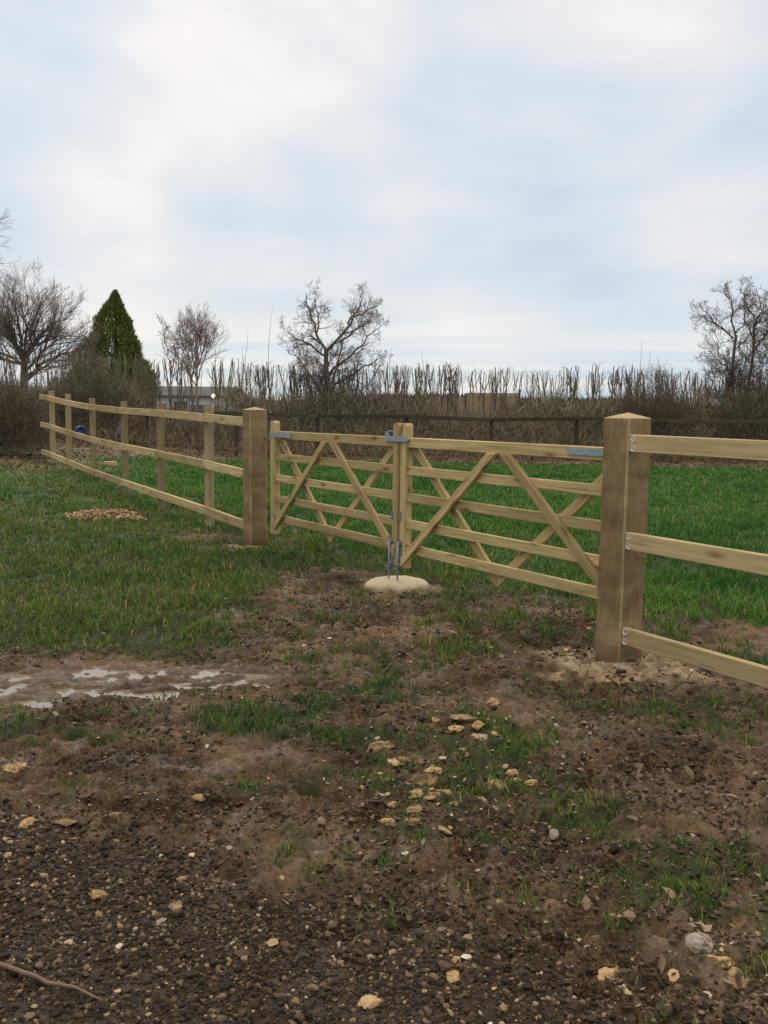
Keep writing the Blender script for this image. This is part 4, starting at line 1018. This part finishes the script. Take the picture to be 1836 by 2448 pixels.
# ------------------------------------------------------------------ hedge
def hz(x): return 3.0 + .05 * math.sin(x * 1.1) + (.25 if x < -4 else 0) * min(1, (-x - 4) / 2 if x < -4 else 0)
def hedge_plant(x, y, whips=None, tall=1.0, dense=1.0):
    r_ = empty('hedge_plant', (x, y, .35)); ln, tw = [], []
    n_ = random.randint(3, 6)
    for i in range(n_):
        dx = random.uniform(-.26, .26); top = hz(x) * tall - .35 + random.uniform(-.30, .05)
        p0 = np.array([dx * .3, random.uniform(-.1, .1), -.15]); mid = top * random.uniform(.45, .72)
        pm = np.array([dx * 1.1 + random.uniform(-.13, .13), random.uniform(-.15, .15), mid]); pt = np.array([dx * 1.35 + random.uniform(-.11, .11), random.uniform(-.2, .2), top])
        pts = spline([p0, pm, pt], 8); pts[1:-1] += rng.normal(size=(6, 3)) * .018
        r0 = random.uniform(.012, .028); ln.append((pts, np.linspace(r0, r0 * .62, 8)))
        for k in range(random.choice([1, 1, 2, 3])):            # cut forks
            j = random.randint(3, 5); q = pts[j]; e = q + np.array([random.choice([-1, 1]) * random.uniform(.08, .2), random.uniform(-.1, .1), 0]); e[2] = top + random.uniform(-.2, .08)
            c_ = np.array([q[0] * .3 + e[0] * .7, q[1] * .3 + e[1] * .7, q[2] * .62 + e[2] * .38])
            f_ = spline([q, c_, e], 6); ln.append((f_, np.linspace(r0 * .6, r0 * .42, 6)))
        for k in range(int(8 * dense)):
            j = random.randint(2, 7); q = pts[j] + 0
            L_ = random.uniform(.15, .5); d_ = np.array([random.uniform(-.7, .7), random.uniform(-.6, .6), 1.0]); d_ /= np.linalg.norm(d_)
            e = q + d_ * L_; e[2] = min(e[2], top + random.uniform(-.05, .18)); m_ = (q + e) / 2 + rng.normal(size=3) * .03
            tw.append((np.array([q, m_, e]), np.array([.005, .004, .0025])))
    for wx, wz in (whips or []):
        p = np.array([wx - x, 0, 2.0]); e = np.array([wx - x + random.uniform(-.1, .12), .05, wz - .35])
        e[2] -= .35; pts = spline([p, p * .6 + e * .4 + np.array([random.uniform(-.16, .16), 0, 0]), p * .3 + e * .7 + np.array([random.uniform(-.08, .08), 0, 0]), e], 7); ln.append((pts, np.linspace(.010, .0028, 7)))
    V, Q_ = tubes(ln, 5); link('stems', np_mesh('stems', V, Q_, smooth=True), random.choice([HAZEL, HAZEL, GREENB, TWIG]), r_)
    V, Q_ = tubes(tw, 3); link('twigs', np_mesh('twigs', V, Q_, smooth=True), TWIG, r_)
    return r_
WH = {-3.5: [(-3.52, 5.05)], -4.3: [(-4.25, 4.4), (-4.4, 3.9)], -3.3: [(-3.35, 4.2)], -5.2: [(-5.2, 4.1)], -.4: [(.1, 3.9)], .9: [(1.1, 3.8)], 8.1: [(8.1, 3.9), (8.4, 3.7)], 7.6: [(7.65, 4.2)]}
x = -15.5; hxs = []
while x < 16.0:
    hxs.append(x); x += random.uniform(.30, .46)
whips_left = dict(WH)
for x in hxs:
    wh = None
    for k in list(whips_left):
        if abs(k - x) < .25: wh = whips_left.pop(k); break
    zone_ = 'left of the thorn tree' if x < -2 else ('between the thorn tree and the near gatepost' if x < 6.5 else 'behind the right fence')
    o = hedge_plant(x, 27.4 + random.uniform(-.35, .35), wh, dense=1.0 if -2 < x < 6 else 1.5)
    tag(o, 'cut upright bare hedge stems in the row ' + zone_, 'hedge plant', 'cut hedge stems ' + zone_)

def brush(name, n_, xr, yr, zfun, label, cat='undergrowth', lens=(.25, .7), wds=(.006, .014), cols=None, vert=.8, kind='stuff', loc=None):
    x_ = rng.uniform(*xr, n_); y_ = rng.uniform(*yr, n_); zt = zfun(x_, y_)
    q = rng.random(n_) ** 1.15 if n_ > 20000 else rng.random(n_); zb = base_z(x_, y_) ; z_ = zb + q * (zt - zb)
    d_ = rng.normal(size=(n_, 3)) * np.array([.5, .5, .35]) + np.array([0, 0, vert]); d_ /= np.linalg.norm(d_, axis=1)[:, None]
    L_ = rng.uniform(*lens, n_)[:, None]; s_ = np.cross(d_, np.array([[0.1, 1.0, 0]]) + rng.normal(size=(n_, 3)) * .4); s_ /= np.linalg.norm(s_, axis=1)[:, None]
    s_ *= rng.uniform(*wds, n_)[:, None] * .5
    P_ = np.stack([x_, y_, z_], 1); m_ = P_ + d_ * L_ * .5 + rng.normal(size=(n_, 3)) * .05; e = P_ + d_ * L_ + rng.normal(size=(n_, 3)) * .04
    V = np.stack([P_ - s_, P_ + s_, m_ + s_ * .8, m_ - s_ * .8, e], 1).reshape(-1, 3); b0 = np.arange(n_)[:, None] * 5
    cols = cols or ([(.235, .19, .145), (.17, .14, .105), (.30, .245, .175), (.16, .15, .09)], [4, 4, 2, 3])
    cl = pick(*cols, n_, .22)
    me = np_mesh(name, V, b0 + [0, 1, 2, 3], b0 + [3, 2, 4], np.repeat(cl, 5, 0))
    return me
BRUSH = tintmat('bramble_stem', .85, .15)
gapb = lambda x_: ss(x_, -7.5, -7.1) * ss(-x_, 4.7, 5.1)
ztop = lambda x_, y_: 1.84 - .9 * gapb(x_) - .35 * ss(x_, 1.4, 1.8) * ss(-x_, -4.6, -4.2) + .35 * (fbm(x_, y_ * 0, .8, 3, 61) - .5) * 2 + .35 * ss(-x_, 3.5, 6) + .2 * ss(x_, 5, 9) + .2 * ell(x_, 0 * x_, -1.7, 0, 1.2, 1)
me = brush('under', 62000, (-17, 17.5), (26.4, 28.2), ztop, '', wds=(.008, .020))
tag(link('hedge_undergrowth', me, BRUSH), 'tangle of brown bramble and dead stems filling the foot of the hedge', 'undergrowth', kind='stuff')
me = brush('fine', 13000, (-17, 17.5), (26.6, 28.0), lambda x_, y_: 2.75 - 1.0 * gapb(x_) + .15 * (fbm(x_, 0 * x_, 1.3, 2, 62) - .5) + .3 * ss(-x_, 4, 6), '', lens=(.15, .5), wds=(.003, .0065), vert=1.4)
tag(link('hedge_shoots', me, BRUSH), 'fine bare shoots growing up between the cut hedge stems', 'undergrowth', kind='stuff')
me = brush('grassy', 16000, (-13, 17), (24.2, 26.6), lambda x_, y_: base_z(x_, y_) + .35 + .55 * ss(y_, 24.6, 26.3), '', lens=(.1, .35), wds=(.006, .014),
           cols=([(.21, .14, .095), (.27, .20, .13), (.12, .14, .05), (.13, .095, .07)], [4, 2, 2, 3]))
tag(link('dead_bracken', me, BRUSH), 'knee high dead reddish stems along the old field fence', 'undergrowth', kind='stuff')

# dark bushes at the left: separate things
def bush(x, y, rx, ry, h_, n_, label, cols=None, name='bush'):
    r_ = empty(name, (x, y, float(base_z(np.array([x]), np.array([y]))[0])))
    ln = []
    for i in range(46):
        a = random.random() * 6.28; q = random.random() ** .5
        e = np.array([math.cos(a) * rx * q, math.sin(a) * ry * q, h_ * (1 - .45 * q * q) * random.uniform(.6, 1.08)])
        p0 = e * np.array([.2, .2, 0]); m_ = (p0 + e) / 2 + rng.normal(size=3) * .12
        ln.append((spline([p0, m_, e], 6), np.linspace(.016, .005, 6)))
    V, Q_ = tubes(ln, 4); link('stems', np_mesh('stems', V, Q_, smooth=True), BARK, r_)
    a = rng.random(n_) * 6.28; q = rng.random(n_) ** .5; v = rng.random(n_)
    P_ = np.stack([np.cos(a) * rx * q, np.sin(a) * ry * q, v * h_ * (1 - .42 * q * q)], 1)
    P_ *= (1 + .25 * (fbm(a * 2, v * 4, 1, 3, 71) - .5))[:, None]
    d_ = rng.normal(size=(n_, 3)) * .6 + np.stack([np.cos(a) * .4, np.sin(a) * .4, np.full(n_, .7)], 1); d_ /= np.linalg.norm(d_, axis=1)[:, None]
    s_ = np.cross(d_, rng.normal(size=(n_, 3))); s_ /= np.linalg.norm(s_, axis=1)[:, None]; s_ *= rng.uniform(.002, .006, n_)[:, None]
    V = np.stack([P_ - s_, P_ + s_, P_ + d_ * rng.uniform(.1, .35, n_)[:, None]], 1).reshape(-1, 3)
    cl = pick(*(cols or ([(.13, .10, .075), (.17, .13, .095), (.08, .068, .05), (.21, .155, .11)], [4, 3, 3, 1])), n_, .2)
    link('twigs', np_mesh('twigs', V, T=np.arange(n_ * 3).reshape(-1, 3), col=np.repeat(cl, 3, 0)), BRUSH, r_)
    tag(r_, label, 'bush'); return r_
bush(-8.9, 19.6, 1.45, 1.0, 1.75, 26000, 'dark bare bush at the left edge where the left fence ends')
bush(-11.4, 22.5, 1.6, 1.2, 2.5, 20000, 'tall dark twiggy bush behind the fence end, under the big tree')
bush(-8.7, 26.2, 1.2, .6, 2.5, 8000, 'twiggy grey brown thicket in front of the conifer', cols=([(.12, .10, .07), (.16, .13, .095), (.09, .10, .045)], [4, 3, 2]))
bush(8.0, 26.4, 1.1, .7, 2.75, 11000, 'rounded twiggy bush in the hedge right of the near gatepost')
bush(11.4, 26.3, 1.8, .8, 2.35, 13000, 'dense dark bush at the foot of the leaning trees on the right')

# ------------------------------------------------------------------ things beyond
# low pale building
bl = empty('bungalow', (-13.6, 62, .2))
WALLM = simple('pale_render', (.62, .72, .80), .85, .08, 3); ROOFM = simple('grey_roof', (.05, .048, .045), .8, .15, 5)
GLASS, t_, b = newmat('window_glass'); b.inputs['Base Color'].default_value = (.05, .07, .08, 1); b.inputs['Roughness'].default_value = .1
def bx(name, parent, c_, s_, mat, bev=.01):
    bm = bmesh.new(); bmesh.ops.create_cube(bm, size=1); bmesh.ops.scale(bm, vec=s_, verts=bm.verts)
    if bev: bmesh.ops.bevel(bm, geom=list(bm.edges), offset=bev, segments=1, affect='EDGES')
    o = link(name, bm_mesh(bm, name), mat, parent); o.location = c_; return o
bx('wall', bl, (0, 2, 1.2), (5.6, 5, 2.6), WALLM)
bm = bmesh.new()
pr = [(-3.1, -.9, 2.45), (3.1, -.9, 2.45), (3.1, 2, 3.15), (-3.1, 2, 3.15), (-3.1, 4.9, 2.45), (3.1, 4.9, 2.45)]
vs = [bm.verts.new(v) for v in pr] + [bm.verts.new((v[0], v[1], v[2] - .12)) for v in pr]
for f in ((0, 1, 2, 3), (3, 2, 5, 4), (7, 6, 9, 8), (8, 9, 10, 11), (0, 6, 7, 1), (4, 5, 11, 10), (0, 3, 9, 6), (3, 4, 10, 9), (1, 7, 8, 2), (2, 8, 11, 5)): bm.faces.new([vs[i] for i in f])
bmesh.ops.recalc_face_normals(bm, faces=bm.faces)
link('roof', bm_mesh(bm, 'roof'), ROOFM, bl)
for x_, w_ in ((-1.9, .9), (.9, 1.5)):
    f_ = bx('window', bl, (x_, -.53, 1.4), (w_, .08, 1.0), simple('window_frame', (.6, .6, .6), .5, .05)); bx('pane', f_, (0, -.045, 0), (w_ - .14, .02, .86), GLASS, 0)
bx('door', bl, (-.5, -.53, 1.05), (.9, .08, 2.0), simple('dark_door', (.05, .045, .04), .6, .1))
tag(bl, 'low pale walled building with grey roof glimpsed through the left hedge', 'building')
EM, t_, b = newmat('lamp_glow'); b.inputs['Emission Color'].default_value = (1, .62, .18, 1); b.inputs['Emission Strength'].default_value = 6
lp = empty('wall_lamp', (-11.55, 60.0, 2.62))
bx('bracket', lp, (.02, .6, .02), (.05, 1.2, .05), ROOFM); 
bm = bmesh.new(); bmesh.ops.create_uvsphere(bm, u_segments=12, v_segments=8, radius=.13); link('bulb', bm_mesh(bm, 'bulb', True), EM, lp)
tag(lp, 'small glowing orange lamp at the end of the low pale building', 'lamp')
# timber panels far off
tp_ = empty('panel_fence', (6.3, 60, .3)); PAN = simple('buff_boards', (.30, .215, .125), .85, .25, 4)
for i in range(5):
    xx = -2.7 + i * 1.2
    bm_l = [(prism(1.12, .13, .03, bev=.004), Matrix.Translation((xx - .56, 0, .35 + k * .145))) for k in range(15 if i < 2 else 17)]
    link('panel', merged(bm_l, 'panel'), PAN, tp_)
for i in range(6): link('post', bm_mesh(prism(3.0 if i != 5 else 3.3, .12, .1, bev=.005), 'post'), W_OLD, tp_, Matrix.Translation((-3.3 + i * 1.2, 0, -.3)) @ Matrix.Rotation(-math.pi / 2, 4, 'Y'))
tag(tp_, 'distant buff timber panel fence glimpsed through the middle of the hedge', 'fence')

# blue drums behind the left fence
BLUE = simple('blue_plastic', (.014, .034, .14), .4, .15, 5)
def drum(x, y, z_, r_, h_, label, lie=False, grp=None):
    prof = [(0, 0), (.93, 0), (1, .03), (1, .3), (1.04, .32), (1, .34), (1, .64), (1.04, .66), (1, .68), (1, .95), (.94, 1), (.80, 1), (.78, .97), (0, .97)]
    bm = bmesh.new(); n_ = 24; rows = []
    for q, zz_ in prof: rows.append([bm.verts.new((q * r_ * math.cos(i * 2 * math.pi / n_), q * r_ * math.sin(i * 2 * math.pi / n_), zz_ * h_)) for i in range(n_)] if q else [bm.verts.new((0, 0, zz_ * h_))])
    for a, b__ in zip(rows[:-1], rows[1:]):
        for i in range(n_):
            f = [a[i % len(a)], a[(i + 1) % len(a)] if len(a) > 1 else None, b__[(i + 1) % len(b__)] if len(b__) > 1 else None, b__[i % len(b__)]]
            bm.faces.new([v for v in f if v])
    bmesh.ops.recalc_face_normals(bm, faces=bm.faces)
    r0 = empty('plastic_drum', (x, y, z_)); o = link('barrel', bm_mesh(bm, 'drum', True), BLUE, r0)
    c_ = link('bung', tube_mesh('bung', [(r_ * .5, 0, h_ * .97), (r_ * .5, 0, h_ * 1.02)], r_ * .14, 12), simple('black_cap', (.02, .02, .02), .5), r0)
    if lie: r0.rotation_euler = (R(90), 0, R(25)); r0.location.z += r_
    tag(r0, label, 'drum', grp); return r0
drum(-8.35, 24.3, .82, .14, .40, 'bright blue plastic drum on its side behind the left fence, between its last posts', True)
drum(-7.75, 25.9, .72, .12, .38, 'duller blue plastic drum upright behind the left fence, right of the other')
# block in the dirt behind the left fence
bm = prism(.26, .09, .13, bev=.008, seg=2)
o = link('brick', bm_mesh(bm, 'brick'), simple('salmon_brick', (.58, .33, .21), .85, .12, 20)); o.rotation_euler = (0, 0, R(-12)); o.location = (-6.0, 19.0, float(hgt(-6.0, 19.0)) + .045)
tag(o, 'pale orange brick lying in the dirt behind the left fence', 'brick')

# distant wood along the horizon
n_ = 60000
x_ = rng.uniform(-260, 260, n_); y_ = rng.uniform(245, 265, n_); top = 3.5 + 4.5 * fbm(x_, x_ * 0, .035, 4, 81)
P_ = np.stack([x_, y_, -2.5 + rng.random(n_) ** .6 * (top + 2.0)], 1); d_ = rng.normal(size=(n_, 3)) * np.array([.6, .6, .5]) + np.array([0, 0, 1.0]); d_ /= np.linalg.norm(d_, axis=1)[:, None]
s_ = np.cross(d_, rng.normal(size=(n_, 3))); s_ /= np.linalg.norm(s_, axis=1)[:, None]; s_ *= .35
V = np.stack([P_ - s_, P_ + s_, P_ + d_ * 1.6], 1).reshape(-1, 3)
tag(link('distant_wood', np_mesh('wood', V, T=np.arange(n_ * 3).reshape(-1, 3), col=np.repeat(pick([(.07, .085, .075), (.09, .10, .09)], [1, 1], n_, .15), 3, 0)), BRUSH), 'low grey green line of woodland on the horizon beyond the hedge', 'wood', kind='stuff')
